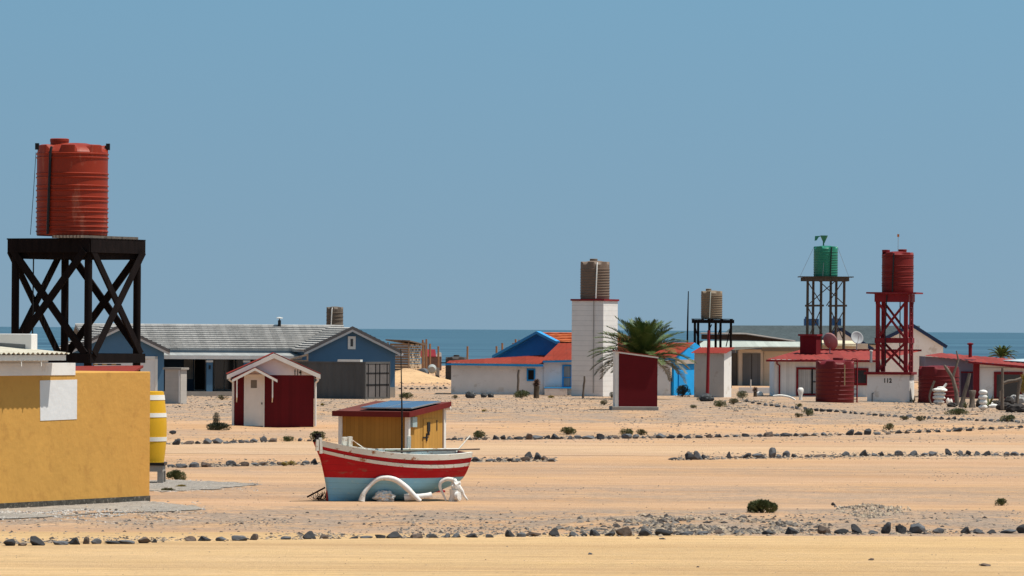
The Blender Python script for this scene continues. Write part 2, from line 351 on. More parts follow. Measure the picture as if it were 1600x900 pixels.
def scatter(px0, px1, py0, py1, n, s0=.02, s1=.06, gauss=False):
    for _ in range(n):
        if gauss: px = rnd.gauss((px0 + px1) / 2, (px1 - px0) / 4.5); py = rnd.gauss((py0 + py1) / 2, (py1 - py0) / 4.5)
        else: px = rnd.uniform(px0, px1); py = rnd.uniform(py0, py1)
        p = Gf(px, py); sp.append((p.x, p.y, s0 + (s1 - s0) * rnd.random() ** 2.5))
scatter(0, 1600, 800, 838, 2600, .012, .05); scatter(0, 1600, 840, 900, 900, .006, .030); scatter(200, 1500, 875, 900, 500, .008, .026)
scatter(560, 900, 800, 830, 700, .012, .05, True); scatter(900, 1240, 809, 836, 4200, .02, .10, True); scatter(1000, 1300, 814, 834, 2400, .015, .07, True)
scatter(100, 330, 792, 812, 350, .02, .06, True); scatter(60, 300, 838, 849, 500, .02, .05, True); scatter(1200, 1600, 795, 820, 600, .012, .05)
scatter(330, 460, 805, 825, 350, .012, .04, True); scatter(620, 840, 826, 839, 600, .02, .06); scatter(430, 560, 832, 842, 350, .02, .06, True)
scatter(240, 1600, 730, 800, 1500, .01, .03); scatter(1400, 1600, 738, 752, 300, .01, .035, True); scatter(300, 480, 765, 790, 200, .01, .03, True); scatter(720, 1000, 752, 775, 220, .012, .04, True)
scatter(260, 1600, 640, 683, 2600, .01, .05); scatter(500, 960, 618, 645, 6000, .014, .06); scatter(960, 1600, 628, 672, 5000, .014, .055)
for _ in range(2600):
    px = rnd.uniform(0, 1600); p = Gf(px, 851 - 18 * (px / 1600) ** .6 - abs(rnd.gauss(0, 3.2)) + 1)
    if sin(px * .031) + sin(px * .013 + 2) > -.5: sp.append((p.x, p.y, .012 + .05 * rnd.random() ** 2))
scatter(270, 370, 608, 640, 500, .03, .10); scatter(1120, 1200, 620, 640, 400, .03, .1, True); scatter(260, 520, 625, 660, 900, .02, .06)
scatter(250, 1600, 683, 692, 900, .02, .06); scatter(250, 500, 717, 728, 400, .02, .05); scatter(735, 870, 714, 722, 300, .02, .06); scatter(1060, 1600, 706, 718, 1300, .02, .06)
scatter(1395, 1600, 628, 648, 900, .03, .09); scatter(620, 705, 575, 612, 300, .04, .12)
for ln in (((250, 694), (430, 690)), ((700, 687), (1230, 681)), ((1230, 681), (1600, 668)), ((250, 730), (500, 725)), ((735, 721), (870, 720)), ((1050, 718), (1300, 713.5)), ((1300, 713.5), (1600, 711.5)), ((1160, 627), (1400, 651)), ((1400, 651), (1600, 660))):
    (xa, ya), (xb, yb_) = ln
    for _ in range(int((xb - xa) * 2.4)):
        u = rnd.random(); p = Gf(xa + (xb - xa) * u, ya + (yb_ - ya) * u - abs(rnd.gauss(0, 2.2)) + 1.5); sp.append((p.x, p.y, .015 + .075 * rnd.random() ** 2.2))
pebbles('pebbles', sp, mP)
mGr = [M('gravel_light', (.36, .33, .30), .95, .25, 9, .2), M('gravel_mid', (.22, .20, .19), .95, .25, 9, .2), M('gravel_pale', (.50, .45, .40), .95, .2, 9, .2)]

def inpoly(x, y, pl):
    c = False
    for (x1, y1), (x2, y2) in zip(pl, pl[1:] + pl[:1]):
        if (y1 > y) != (y2 > y) and x < (x2 - x1) * (y - y1) / (y2 - y1) + x1: c = not c
    return c
AP1 = [(-80, 799), (0, 795.6), (234, 783.6), (262, 787), (300, 791), (322, 796), (262, 800), (150, 803), (60, 809), (-80, 814)]
AP2 = [(222, 752), (262, 750), (330, 753), (410, 757), (380, 760), (330, 765), (255, 769), (222, 766)]
gs = []
mBed = ground_mat('gravel_bed', (.42, .36, .30), (.46, .40, .33), (.30, .27, .24), [(0, 400, 1)], False)
for ap, cnt in ((AP1, 14000), (AP2, 6000)):
    pts = []
    for (x1, y1), (x2, y2) in zip(ap, ap[1:] + ap[:1]):
        for q_ in range(8): u = q_ / 8; pts.append(G(x1 + (x2 - x1) * u + rnd.uniform(-7, 7), y1 + (y2 - y1) * u + rnd.uniform(-.9, .9)) + Vector((0, 0, .015)))
    mb = MB(); mb.add(pts, [tuple(range(len(pts)))]); bm = bmesh.new(); vv = [bm.verts.new(p) for p in pts]; f = bm.faces.new(vv); bmesh.ops.triangulate(bm, faces=[f])
    me = bpy.data.meshes.new('gravel_bed'); bm.to_mesh(me); bm.free(); me.materials.append(mBed); o = bpy.data.objects.new('gravel_bed', me); C.objects.link(o); tag(o, kind='structure')
    xs_ = [a for a, _ in ap]; ys_ = [b_ for _, b_ in ap]; c_ = 0
    while c_ < cnt:
        px, py = rnd.uniform(min(xs_), max(xs_)), rnd.uniform(min(ys_), max(ys_))
        if inpoly(px, py, ap) or rnd.random() < .03: p = Gf(px, py); gs.append((p.x, p.y, rnd.uniform(.014, .036))); c_ += 1
# ================================================================ foreground yellow building
Cn = G(234, 783); B0 = G(0, 795.5); wd = Vector((Cn.x - B0.x, Cn.y - B0.y, 0)); rzY = math.degrees(math.atan2(wd.y, wd.x)); ux = wd.normalized(); uy = Vector((-ux.y, ux.x, 0))
def along(px, off=0):      # local x on the wall line (pushed out by off) that appears at photo column px
    k = (px - 800) / F; base = Cn - uy * off
    return (k * base.y - base.x) / (ux.x - k * ux.y)
def locY(px, py, off=0):   # local x and height of a point on the wall plane
    lx = along(px, off); q = Cn - uy * off + ux * lx; return lx, P(px, py, q.y).z
pebbles('gravel', gs, mGr)
cYel = M('ochre_plaster', (.53, .278, .066), .9, .06, 1.3, .45, (.47, .24, .058), .42, 2.2, fine=5)
cPatch = M('white_patch_paint', (.66, .65, .65), .85, .05, 2, .3, fine=5)
cFoot = M('tarred_footing', (.07, .065, .055), .95, .4, 6, .6, (.20, .18, .15), .42, 12)
cSheet = M('cement_sheet', (.50, .45, .36), .85, .2, 2, .2, (.28, .24, .18), .36, 5)
yb = thing('yellow_house', 'ochre yellow plastered house corner with a white painted square and white corrugated roof', 'house', Cn, rzY)
HY = 2.83; xs0 = along(118)
b_ = MB(); b_.box(-11, 0, 0, 4.6, .10, HY); b_.build('wall', cYel, yb, bevel=.02)
MB().box(-11, 0, -.015, 4.55, -.2, .12).build('footing', cFoot, yb)
zb = locY(118, 584.6)[1]; zt = locY(118, 567)[1]
MB().box(-11, xs0, -.012, .22, zb - .02, zt).build('parapet_band', cWhiteWall, yb)
x1, z1 = locY(63, 594.5); x2, z2 = locY(121, 593); x1b, z1b = locY(64, 657.5); x2b, z2b = locY(121, 655)
MB().prism([(x1, -.008, z1), (x2, -.008, z2), (x2b, -.008, z2b), (x1b, -.008, z1b)], (0, .02, 0)).build('painted_square', cPatch, yb)
oo = .43; xe = along(110, oo); ze = locY(108, 552, oo)[1]
MB().box(-11, xe - .15, .02, 4.4, zb, ze - .07).build('upper_wall', cWhiteWall, yb)
corr(MB(), (-11, -oo, ze), (xe, -oo, ze), (xe, 3.9, ze + .33), (-11, 3.9, ze + .33), .178, .022, .012, nsub=8).build('corrugated_roof', cSheet, yb, smooth=60)
MB().box(-11, xe - .06, -oo + .06, -oo + .10, ze - .15, ze - .035).build('fascia', cWhiteTrim, yb)
for px in (6, 43, 74):
    xx = along(px, .5); MB().beam((xx, -oo + .08, ze - .06), (xx, -oo + .08, ze - .27), .025, .03).build('bracket', cWhiteTrim, yb)
zp = P(98, 521.5, Cn.y + 1).z; xp = xe - .30
cGreyBand = M('grey_band', (.17, .17, .17), .9, .2, 2, .1)
MB().box(xp, xp + .24, .35, 8.0, ze - .2, zp).build('roof_parapet', cWhiteWall, yb, bevel=.015)
MB().prism([(xp - .006, .5, ze + .05), (xp - .006, 8, ze + .34), (xp - .006, 8, ze + .52), (xp - .006, 4, ze + .34), (xp - .006, .5, ze + .18)], (.02, 0, 0)).build('grey_strip', cGreyBand, yb)  # flat grey strip along the roof side of the parapet
# red lean-to roof seen just above the yellow wall
A = P(112, 583, Cn.y + 2.5); Bq = P(205, 582.5, Cn.y + 5); Cq = P(224, 571, Cn.y + 8); Dq = P(112, 572, Cn.y + 8)
lr = thing('red_shed', 'low shed with a dull red sheet roof just showing over the yellow wall', 'shed', (A.x, A.y, 0))
o_ = Vector((A.x, A.y, 0)); MB().slab(A - o_, Bq - o_, Cq - o_, Dq - o_, .05).build('roof', cRedRoofB, lr)
MB().prism([(A - o_).xy.to_3d() + Vector((.2, .2, 0)), (Bq - o_).xy.to_3d() + Vector((-.1, .2, 0)), (Cq - o_).xy.to_3d() + Vector((-.35, -.2, 0)), (Dq - o_).xy.to_3d() + Vector((.2, -.2, 0))], (0, 0, A.z - .1)).build('wall', cYel, lr)
q = P(167, 570.5, Cn.y + 8.2); st = MB()
for i in range(6): st.box(-.33 + i * .11, -.22 + i * .11, 0, .05, 0, .03, i % 2)
solo(st, 'marker_pole', [cYel, cBlack], 'short black and yellow striped pole lying on the dull red shed roof', 'pole', q)
# ================================================================ barrel and stand
s_ = 64.0; Db = F / s_; bc = P(227, 722, Db); cYB = M('barrel_yellow', (.62, .335, .015), .5, .07, 2, .05, (.42, .40, .36), .30, 5)
gz = terrain(bc.x, bc.y); zb0 = P(227, 722, Db).z; hb = (722 - 612) / s_
br = thing('yellow_barrel', 'tall yellow barrel with three white bands standing on a low grey stand', 'barrel', (bc.x, bc.y, zb0))
prof = [(0.0, 0)] + [(.435 + .085 * sin(pi * min(1, .08 + .9 * i / 20)), hb * i / 20) for i in range(21)] + [(.40, hb + .015), (.39, hb - .03), (0.0, hb - .03)]
mb = MB().lathe(prof, 40)
mb.build('staves', cYB, br, smooth=50)
for a, b2, n in ((.885, .955, 'hoop'), (.64, .70, 'hoop'), (.30, .36, 'hoop')):
    r_ = lambda u: .435 + .085 * sin(pi * min(1, .08 + .9 * u)) + .008
    MB().lathe([(r_(a) - .03, hb * a), (r_(a), hb * a), (r_(b2), hb * b2), (r_(b2) - .03, hb * b2)], 40).build(n, cWhiteTrim, br, smooth=40)
MB().lathe([(.44, 0), (.46, 0), (.46, .14), (.44, .14)], 30).build('bottom_rim', cYB, br)
stn = thing('barrel_stand', 'low grey stand with a black top and pale legs under the yellow barrel', 'stand', (bc.x, bc.y, gz))
zt_ = zb0 - gz; MB().box(-.5, .5, -.5, .5, zt_ - .07, zt_ - .004).build('top', cBlack, stn); MB().box(-.46, .46, -.46, .46, zt_ - .22, zt_ - .07).build('apron', cConc, stn)
for sx in (-.4, .4):
    for sy in (-.4, .4): MB().box(sx - .07, sx + .07, sy - .07, sy + .07, -.02, zt_ - .22).build('leg', cConc, stn)
# ================================================================ water tanks
def tank(name, label, loc, r, h, ribs, mat, rz=0, pipe=None, pm=None, lid=True, lugs=6, lidoff=(-.2, -.25), light=None, n=60, ribd=.022, sect=None):
    t = thing(name, label, 'water tank', loc, rz)
    sh = h * .10; hz = h - sh; prof = [(r * .985, 0), (r, .03)]
    for z in ribs:
        z *= h; prof += [(r, z - .03), (r + ribd, z - .012), (r + ribd, z + .008), (r, z + .020)]
    prof += [(r, hz)]
    vs = []; fs = []; rows = [(p, 0) for p in prof]
    lug = lambda k: (int(k * lugs * 2 / n) % 2 == 0)
    for (rr, z), _ in rows:
        for k in range(n):
            a = 2 * pi * k / n; vs.append((rr * cos(a), rr * sin(a), z))
    for k in range(n):
        a = 2 * pi * k / n; L_ = lug(k); rr = r * (.995 if L_ else .93); vs.append((rr * cos(a), rr * sin(a), hz + (sh * .72 if L_ else sh * .30)))
    for k in range(n):
        a = 2 * pi * k / n; L_ = lug(k); rr = r * (.93 if L_ else .80); vs.append((rr * cos(a), rr * sin(a), hz + (sh * .80 if L_ else sh * .55)))
    for rr, zz in ((.72, .72), (.4, 1.0), (.05, 1.05)):
        for k in range(n): a = 2 * pi * k / n; vs.append((r * rr * cos(a), r * rr * sin(a), hz + sh * zz))
    R_ = len(vs) // n
    for i in range(R_ - 1):
        for k in range(n): fs.append((i * n + k, i * n + (k + 1) % n, (i + 1) * n + (k + 1) % n, (i + 1) * n + k))
    fs += [tuple(range(n - 1, -1, -1)), tuple(range((R_ - 1) * n, R_ * n))]
    MB().add(vs, fs).build('shell', mat, t, smooth=35)
    if lid:
        lx, ly = lidoff[0] * r, lidoff[1] * r
        MB().lathe([(r * .26, h - sh * .4), (r * .26, h + .03), (r * .27, h + .035), (r * .27, h + .10), (r * .24, h + .115), (.01, h + .12)], 24, lx, ly).build('lid', mat, t, smooth=40)
    if pipe is not None:
        px_, rad = pipe; yy_ = -math.sqrt(max(0, r * r - px_ * px_)) - rad - .02
        MB().tube([(px_ + .05, yy_ * .93, h - sh * .5), (px_ + .03, yy_, h - sh), (px_, yy_, h * .5), (px_ - .03, yy_, .03)], rad, 8).build('pipe', pm or cBlack, t, smooth=True)
    return t
def brace(mb, a, b, w=.1, h=.05): mb.beam(a, b, w, h)
# ---- black timber tower
Dt = 123.0; st_ = F / Dt
near = P(136, 745, Dt - .9); th = math.atan2(66.3, 119.9); side = math.hypot(66.3, 119.9) / st_
tw = thing('timber_tower', 'tall tarred black timber tower with crossed braces carrying the orange tank', 'tower', (near.x, near.y, 0), -math.degrees(th))
zpf = P(137, 373, Dt).z; a_ = side
corners = [(0, 0), (-a_, 0), (-a_, a_), (0, a_)]
for cx, cy in corners:
    MB().tube([(cx, cy, -.05), (cx, cy, zpf - .3)], [.105, .10], 12).build('leg', cWoodDark, tw, smooth=True)
zlo, zhi = P(136, 556, Dt).z, P(136, 392, Dt).z
for i in range(4):
    (ax, ay), (bx, by) = corners[i], corners[(i + 1) % 4]; o = Vector((ay - by, bx - ax, 0)).normalized() * -.12; o = Vector((-(by - ay), bx - ax, 0)).normalized()
    ctr = Vector((-a_ / 2, a_ / 2, 0)); mid = Vector(((ax + bx) / 2, (ay + by) / 2, 0)); o = (mid - ctr).normalized()
    A_, B_ = Vector((ax, ay, 0)), Vector((bx, by, 0))
    MB().beam(A_ + o * .13 + Vector((0, 0, zlo + .05)), B_ + o * .13 + Vector((0, 0, zhi)), .19, .055, up=o).build('brace', cWoodDark, tw)
    MB().beam(B_ + o * .19 + Vector((0, 0, zlo + .05)), A_ + o * .19 + Vector((0, 0, zhi)), .19, .055, up=o).build('brace', cWoodDark, tw)
    d_ = (B_ - A_).normalized(); MB().beam(A_ - d_ * .15 + o * .14 + Vector((0, 0, zlo - .06)), B_ + d_ * .15 + o * .14 + Vector((0, 0, zlo - .06)), .06, .24).build('bottom_rail', cWoodDark, tw)
    MB().beam(A_ - d_ * .13 + o * .13 + Vector((0, 0, zpf - .20)), B_ + d_ * .13 + o * .13 + Vector((0, 0, zpf - .20)), .07, .33).build('top_rail', cWoodDark, tw)
    MB().beam(A_ + o * .0 + Vector((0, 0, zpf - .42)), B_ + Vector((0, 0, zpf - .42)), .08, .2).build('joist', cWoodDark, tw)
nb = 16
for i in range(nb):
    y0 = -.16 + (a_ + .32) * i / nb; MB().box(-a_ - .17, .17, y0, y0 + (a_ + .32) / nb - .03, zpf - .033, zpf).build('deck_board', cWoodDark, tw)
for i in range(9): xx = -.9 + i * .105; MB().box(xx - .02, xx + .02, -.30, a_ + .1, zpf + .004, zpf + .07).build('batten', cWoodGrey, tw)
MB().tube([(-.28, .5, zpf - .4), (-.27, .45, 1.0)], .02, 6).build('pipe', cBlack, tw)
MB().tube([(-a_ + .35, .3, zpf - .35), (-a_ + .33, .3, 3.0), (-a_ + .35, .25, 2.0)], .018, 6).build('hose', cBlack, tw)
cOr = M('orange_plastic', (.235, .022, .0065), .5, .12, 1.4, .04, (.30, .075, .045), .40, 3, sz=(1, 1, .3), spec=.25)
tc_ = P(112.5, 371, Dt + .3); rT = 55.5 / st_; hT = (371 - 226) / st_
R0 = [.055, .10, .16, .21, .265, .315, .365, .415, .465, .515, .575, .62, .84, .885][0:14]
R0 = [(371 - y) / 145 for y in (364, 357, 349, 343, 334, 328, 317, 311, 300, 293, 280, 274, 249, 243)]
ot = tank('orange_water_tank', 'large orange ribbed plastic water tank on the black timber tower', (tc_.x, tc_.y, zpf + .075), rT, hT, R0, cOr, 0, (-.52, .035), lidoff=(-.35, -.2), n=84, lugs=7)
for sx in (-1, 1): MB().box(sx * rT - .05, sx * rT + .05, -.05, .05, hT * .93, hT * 1.0).build('clip', cBlack, ot)
MB().tube([(-rT - .03, 0, hT * .9), (-rT - .08, -.1, hT * .45), (-rT - .13, -.3, .02)], .008, 5).build('guy_wire', cBlack, ot)
# ================================================================ blue house
O_ = G(617, 621); rzB = 10; D_ = O_.y
bx_ = Vector((cos(radians(rzB)), sin(radians(rzB)), 0)); by_ = Vector((-bx_.y, bx_.x, 0))
def zB(py, y=0, x=0): q = O_ + bx_ * x + by_ * y; return 3.8 - (py - (512.5)) * q.y / F
bh = thing('blue_house', 'long slate blue house with pale grey tiled roofs, two gables and a shaded veranda', 'house', (O_.x, O_.y, 0), rzB)
def bxl(px, y=0):          # local x at local depth y showing at column px
    k = (px - 800) / F; base = O_ + by_ * y; return (k * base.y - base.x) / (bx_.x - k * bx_.y)
cTile = M('grey_roof_tiles', (.40, .38, .36), .9, .12, 1.6, .1, (.28, .26, .25), .34, 6, boards=('x', .33, .06, .8))
cTileD = M('dark_ridge', (.11, .10, .10), .9, .15, 3, .1)
zr = zB(508.5, 3); zeG = zB(549, 0)
xA = bxl(550); xr = bxl(627); xl = bxl(475)
# right gable wing
wl, wr_ = bxl(482), 0.0
apexz = zB(511, 0)
def gable(wl, wr_, xA, xl, xr, depth, y0=0.0, win=True):
    zeL = zB(550, y0); zeR = zB(549, y0); k = (apexz - zeR) / (xr - xA)
    zl, zr2 = apexz - k * (xA - wl) - .05, apexz - k * (wr_ - xA) - .05
    MB().prism([(wl, y0, 0), (wr_, y0, 0), (wr_, y0, zr2 - .12), (xA, y0, apexz - .17), (wl, y0, zl - .12)], (0, depth, 0)).build('wall', cBlueH, bh)
    ov = .28
    for s, xe_ in ((-1, xl), (1, xr)):
        ze_ = apexz - k * abs(xA - xe_)
        tiles(MB(), (xe_, y0 - ov, ze_) if s < 0 else (xA, 0, 0), (0, 0, 0), (0, 0, 0), (0, 0, 0), 0) if False else None
        mb = MB()
        if s < 0: tiles(mb, (xe_, y0 + depth, ze_), (xe_, y0 - ov, ze_), (xA, y0 - ov, apexz), (xA, y0 + depth, apexz), 11, .085)
        else: tiles(mb, (xe_, y0 - ov, ze_), (xe_, y0 + depth, ze_), (xA, y0 + depth, apexz), (xA, y0 - ov, apexz), 11, .085)
        mb.slab((xe_, y0 - ov, ze_ - .005), (xe_, y0 + depth, ze_ - .005), (xA, y0 + depth, apexz - .005), (xA, y0 - ov, apexz - .005), .06)
        mb.build('roof_slope', cTile, bh)
        MB().prism([(xe_, y0 - ov - .03, ze_ - .10), (xA, y0 - ov - .03, apexz - .10), (xA, y0 - ov - .03, apexz - .23), (xe_, y0 - ov - .03, ze_ - .23)], (0, .04, 0)).build('bargeboard', cBarge, bh)
        MB().prism([(xe_, y0 - ov - .05, ze_ + .06), (xA, y0 - ov - .05, apexz + .06), (xA, y0 - ov - .05, apexz - .10), (xe_, y0 - ov - .05, ze_ - .10)], (0, .10, 0)).build('verge_tiles', cTileD, bh)
    if xr > 0: MB().tube([(xr + .03, y0 - ov, apexz - k * (xr - xA) - .12), (xr + .03, y0 + depth, apexz - k * (xr - xA) - .12)], .07, 8).build('gutter', cBarge, bh)
gable(wl, wr_, xA, xl, xr, 8.6)
w1, w2 = bxl(544), bxl(556); wz1, wz2 = zB(545), zB(525)
f = MB(); f.box(w1, w2, -.05, .02, wz1, wz2); fo = f.build('window_frame', cWhiteTrim, bh)
MB().box(w1 + .13, w2 - .13, -.056, -.03, wz1 + .14, wz2 - .13).build('window_pane', cGlass, fo)
xAl = bxl(186); gable(bxl(112), bxl(257), xAl, bxl(108), bxl(265), 8.6)
MB().box(bxl(148), bxl(245), -.03, .02, 0, zB(562, 0, -14)).build('garage_door', cWhiteWall, bh)
MB().box(bxl(243), bxl(247), -.06, .02, 0, zB(558, 0, -14)).build('door_frame', cWhiteTrim, bh)
MB().box(bxl(148), bxl(247), -.06, .02, zB(562, 0, -14), zB(558, 0, -14)).build('door_frame', cWhiteTrim, bh)
# main roof between
yE, yR = 4.6, 8.6; xL_, xR_ = bxl(118, yR), bxl(520, yR); zE = zB(546, yE, -8); zRR = apexz + .04
mb = tiles(MB(), (bxl(140, yE), yE, zE), (bxl(470, yE), yE, zE), (xR_, yR, zRR), (xL_, yR, zRR), 12, .085, seg=90)
mb.slab((bxl(140, yE), yE, zE - .01), (bxl(470, yE), yE, zE - .01), (xR_, yR, zRR - .01), (xL_, yR, zRR - .01), .06)
mb.slab((xL_, yR, zRR), (xR_, yR, zRR), (xR_, yR + 4.6, zE), (xL_, yR + 4.6, zE), .06)
mb.build('main_roof', cTile, bh)
MB().tube([(xL_, yR, zRR + .02), (xR_ + .6, yR, zRR + .02)], .07, 8).build('ridge_tiles', cTile, bh)
xv0, xv1 = bxl(257, 1), wl
MB().box(bxl(257, yE), wl, yE + .03, yE + .15, zE - .22, zE - .05).build('upper_fascia', M('grey_blue_fascia', (.14, .18, .22), .8, .05), bh)
yv = 2.4; zv = zB(556, yv, -9); zv1 = zB(551.5, yE, -8)
MB().slab((xv0, yv, zv), (xv1, yv, zv), (xv1, yE + .2, zv1), (xv0, yE + .2, zv1), .05).build('veranda_roof', M('veranda_sheet', (.30, .30, .29), .6, .1, boards=('x', .3, .06, .85)), bh)
MB().box(xv0, xv1, yv - .04, yv, zv - .20, zv - .02).build('veranda_fascia', cBarge, bh)
zfl = zB(613, 1, -9)
MB().box(xv0, xv1, 2.4, 7, -.1, zfl).build('veranda_floor', cConc, bh)
MB().box(xv0, xv1, 6.1, 6.25, 0, zE).build('back_wall', M('shaded_blue_wall', (.04, .07, .11), .9, .05), bh)  # house blue darkened here for the shade inside the veranda
for px, wdt in ((328, 9), (386, 9)):
    xx = bxl(px, 2.6); po = MB(); po.box(xx - .16, xx + .16, 2.5, 2.8, zfl, zv - .16); p_ = po.build('veranda_post', cBlueH, bh)
    MB().box(xx - .18, xx + .18, 2.48, 2.82, zv - .36, zv - .26).build('post_band', cWhiteTrim, p_)
    MB().box(xx - .04, xx + .04, 2.42, 2.5, zv - .72, zv - .52).build('wall_lamp', cBlack, p_)
def frame_win(parent, x0, x1, y, z0, z1, fm, gm, fw=.07, nv=1, name='window', hb=False, dy=.05):
    fr = MB(); fr.box(x0, x1, y - dy, y, z0, z0 + fw); fr.box(x0, x1, y - dy, y, z1 - fw, z1); fr.box(x0, x0 + fw, y - dy, y, z0 + fw, z1 - fw); fr.box(x1 - fw, x1, y - dy, y, z0 + fw, z1 - fw)
    for i in range(1, nv): xx = x0 + (x1 - x0) * i / nv; fr.box(xx - fw * .35, xx + fw * .35, y - dy * .9, y, z0 + fw, z1 - fw)
    if hb: zz = z0 + (z1 - z0) * hb; fr.box(x0 + fw, x1 - fw, y - dy * .85, y, zz - fw * .35, zz + fw * .35)
    f = fr.build(name, fm, parent); MB().box(x0 + fw * .5, x1 - fw * .5, y - dy * .3, y - .005, z0 + fw * .5, z1 - fw * .5).build('pane', gm, f); return f
cFrG = M('grey_frame', (.30, .29, .27), .7, .05)
frame_win(bh, bxl(334, 6.1), bxl(368, 6.1), 6.08, zfl, zfl + 2.0, cFrG, cGlass, .08, 2, 'glass_door')
frame_win(bh, bxl(370, 6.1), bxl(412, 6.1), 6.08, zfl, zfl + 2.0, cFrG, cGlass, .08, 3, 'glass_door')
frame_win(bh, bxl(288, 6.1), bxl(302, 6.1), 6.08, zfl + .6, zfl + 1.9, cFrG, cCurtain, .05, 1, 'window')
frame_win(bh, bxl(304, 6.1), bxl(322, 6.1), 6.08, zfl, zfl + 2.0, cFrG, cDark, .04, 1, 'doorway')
MB().box(-.5, .012, -.012, .5, -.1, zB(604)).build('plinth', M('beige_plinth', (.42, .37, .31), .9, .1, 2, .2), bh)
fx = bxl(437, 8.4); fz = zRR - .1
fl_ = MB().tube([(fx, 8.4, fz), (fx, 8.4, fz + .42)], .085, 12).build('flue', cBlack, bh)
MB().lathe([(.02, fz + .50), (.18, fz + .52), (.18, fz + .56), (.02, fz + .59)], 16, fx, 8.4).build('cap', cWhiteTrim, fl_)
MB().tube([(fx, 8.4, fz + .42), (fx, 8.4, fz + .52)], .03, 6).build('stem', cBlack, fl_)
cBrT = M('brown_plastic', (.125, .095, .072), .6, .08, 2, .05, (.22, .18, .14), .30, 4)
q = P(523, 509, D_ + 20); sT = F / q.y
tank('brown_water_tank', 'small brown water tank rising behind the blue house roof', (q.x, q.y, q.z - .3), 13 / sT, 30 / sT + .3, [.15, .3, .45, .6, .75], cBrT, 0, (-.17, .03), cWhiteTrim, lid=False)
stw = thing('tank_stand', 'steel stand under the brown tank behind the blue house', 'stand', (q.x, q.y, 0))
for sx in (-.4, .4): MB().box(sx - .06, sx + .06, -.06, .06, 0, q.z - .38).build('leg', cSteel, stw)
MB().box(-.55, .55, -.5, .5, q.z - .38, q.z - .302).build('platform', cSteel, stw)
# grey outbuilding + container
q = G(282, 631); ob = thing('meter_house', 'small pale grey block outhouse with a flat lid in front of the blue house', 'outhouse', q, -28)
s1 = F / q.y; h1 = (631 - 575) / s1
MB().box(-.88, 0, 0, .55, 0, h1 - .08).build('wall', M('grey_block_wall', (.42, .38, .345), .9, .08, 2, .2, boards=('z', .21, .05, .88)), ob)
MB().box(-.96, .08, -.08, .63, h1 - .08, h1 + .02).build('lid', cConc, ob)
MB().box(-.10, -.04, -.04, 0, .05, h1 - .1).build('corner_post', cBarge, ob)
q = G(570, 623.6); cCont = M('container_paint', (.095, .090, .086), .75, .15, 1.2, .1, (.10, .08, .07), .34, 3, sz=(1, 1, .3)); cCont2 = M('container_door_paint', (.13, .115, .11), .75, .15, 2, .1)
ct = thing('shipping_container', 'dark grey corrugated container with barred end doors before the blue gable', 'container', q, -29)
hc = 3.8 - (565.5 - 513.2) * q.y / F - q.z; wl_ = 34 / 28.3 / sin(radians(29))
mb = MB(); n = 46; Lc = 4.7; v = []
for i in range(n + 1):
    yo = .0 if i % 4 in (0, 1) else .035; v += [(-Lc * i / n, yo, .08), (-Lc * i / n, yo, hc - .08)]
mb.add(v, [(2 * i, 2 * i + 2, 2 * i + 3, 2 * i + 1) for i in range(n)]); mb.box(-Lc, -.02, .045, wl_ - .03, .05, hc - .04); mb.build('side_panel', cCont, ct)
fr = MB(); fr.box(-Lc, 0, -.02, .05, hc - .09, hc); fr.box(-Lc, 0, -.02, .05, 0, .09)
for x_ in (-Lc, -.10): fr.box(x_, x_ + .12, -.022, .06, .09, hc - .09)
fr.box(-.06, .03, .0, .08, 0, hc + .003); fr.box(-.06, .03, wl_ - .08, wl_, 0, hc + .003); fr.box(-.06, .03, .08, wl_ - .08, hc - .1, hc + .002); fr.box(-.06, .03, .08, wl_ - .08, 0, .1); fr.build('frame', cCont, ct)
for i in range(2):
    y0 = .09 + i * (wl_ / 2 - .09); d = MB().box(-.03, .01, y0, y0 + wl_ / 2 - .10, .1, hc - .1).build('door', cCont2, ct)
    for yy in (y0 + .2, y0 + wl_ / 2 - .3): MB().tube([(.03, yy, .1), (.03, yy, hc - .1)], .022, 6).build('lock_rod', cBlack, d)
    MB().box(.01, .025, y0, y0 + wl_ / 2 - .1, hc * .36, hc * .40).box(.01, .025, y0, y0 + wl_ / 2 - .1, hc * .68, hc * .71).build('door_bar', cBlack, d)
x0_ = -(570 - 566) / 28.3 / cos(radians(29)); MB().box(x0_ - 1.45, x0_ - .1, -.03, .2, hc, hc + .11).build('white_sheet', cWhiteTrim, ct)
xa_, xb_ = bxl(455, -.4), bxl(481, -.4); k_ = O_.y / F; zz0 = lambda y: 3.8 - (y - 513) * k_
rf_ = MB().beam((xa_, -.4, zz0(562)), (xb_, -.4, zz0(554.5)), .08, .09).beam((xa_, -.4, zz0(565)), (xb_, -.4, zz0(564)), .08, .09).beam((xb_, -.4, zz0(553)), (xb_, -.4, zz0(566)), .08, .08)
rf_.build('veranda_rafter', M('pale_timber', (.33, .22, .15), .8, .2, 4, .2), bh)
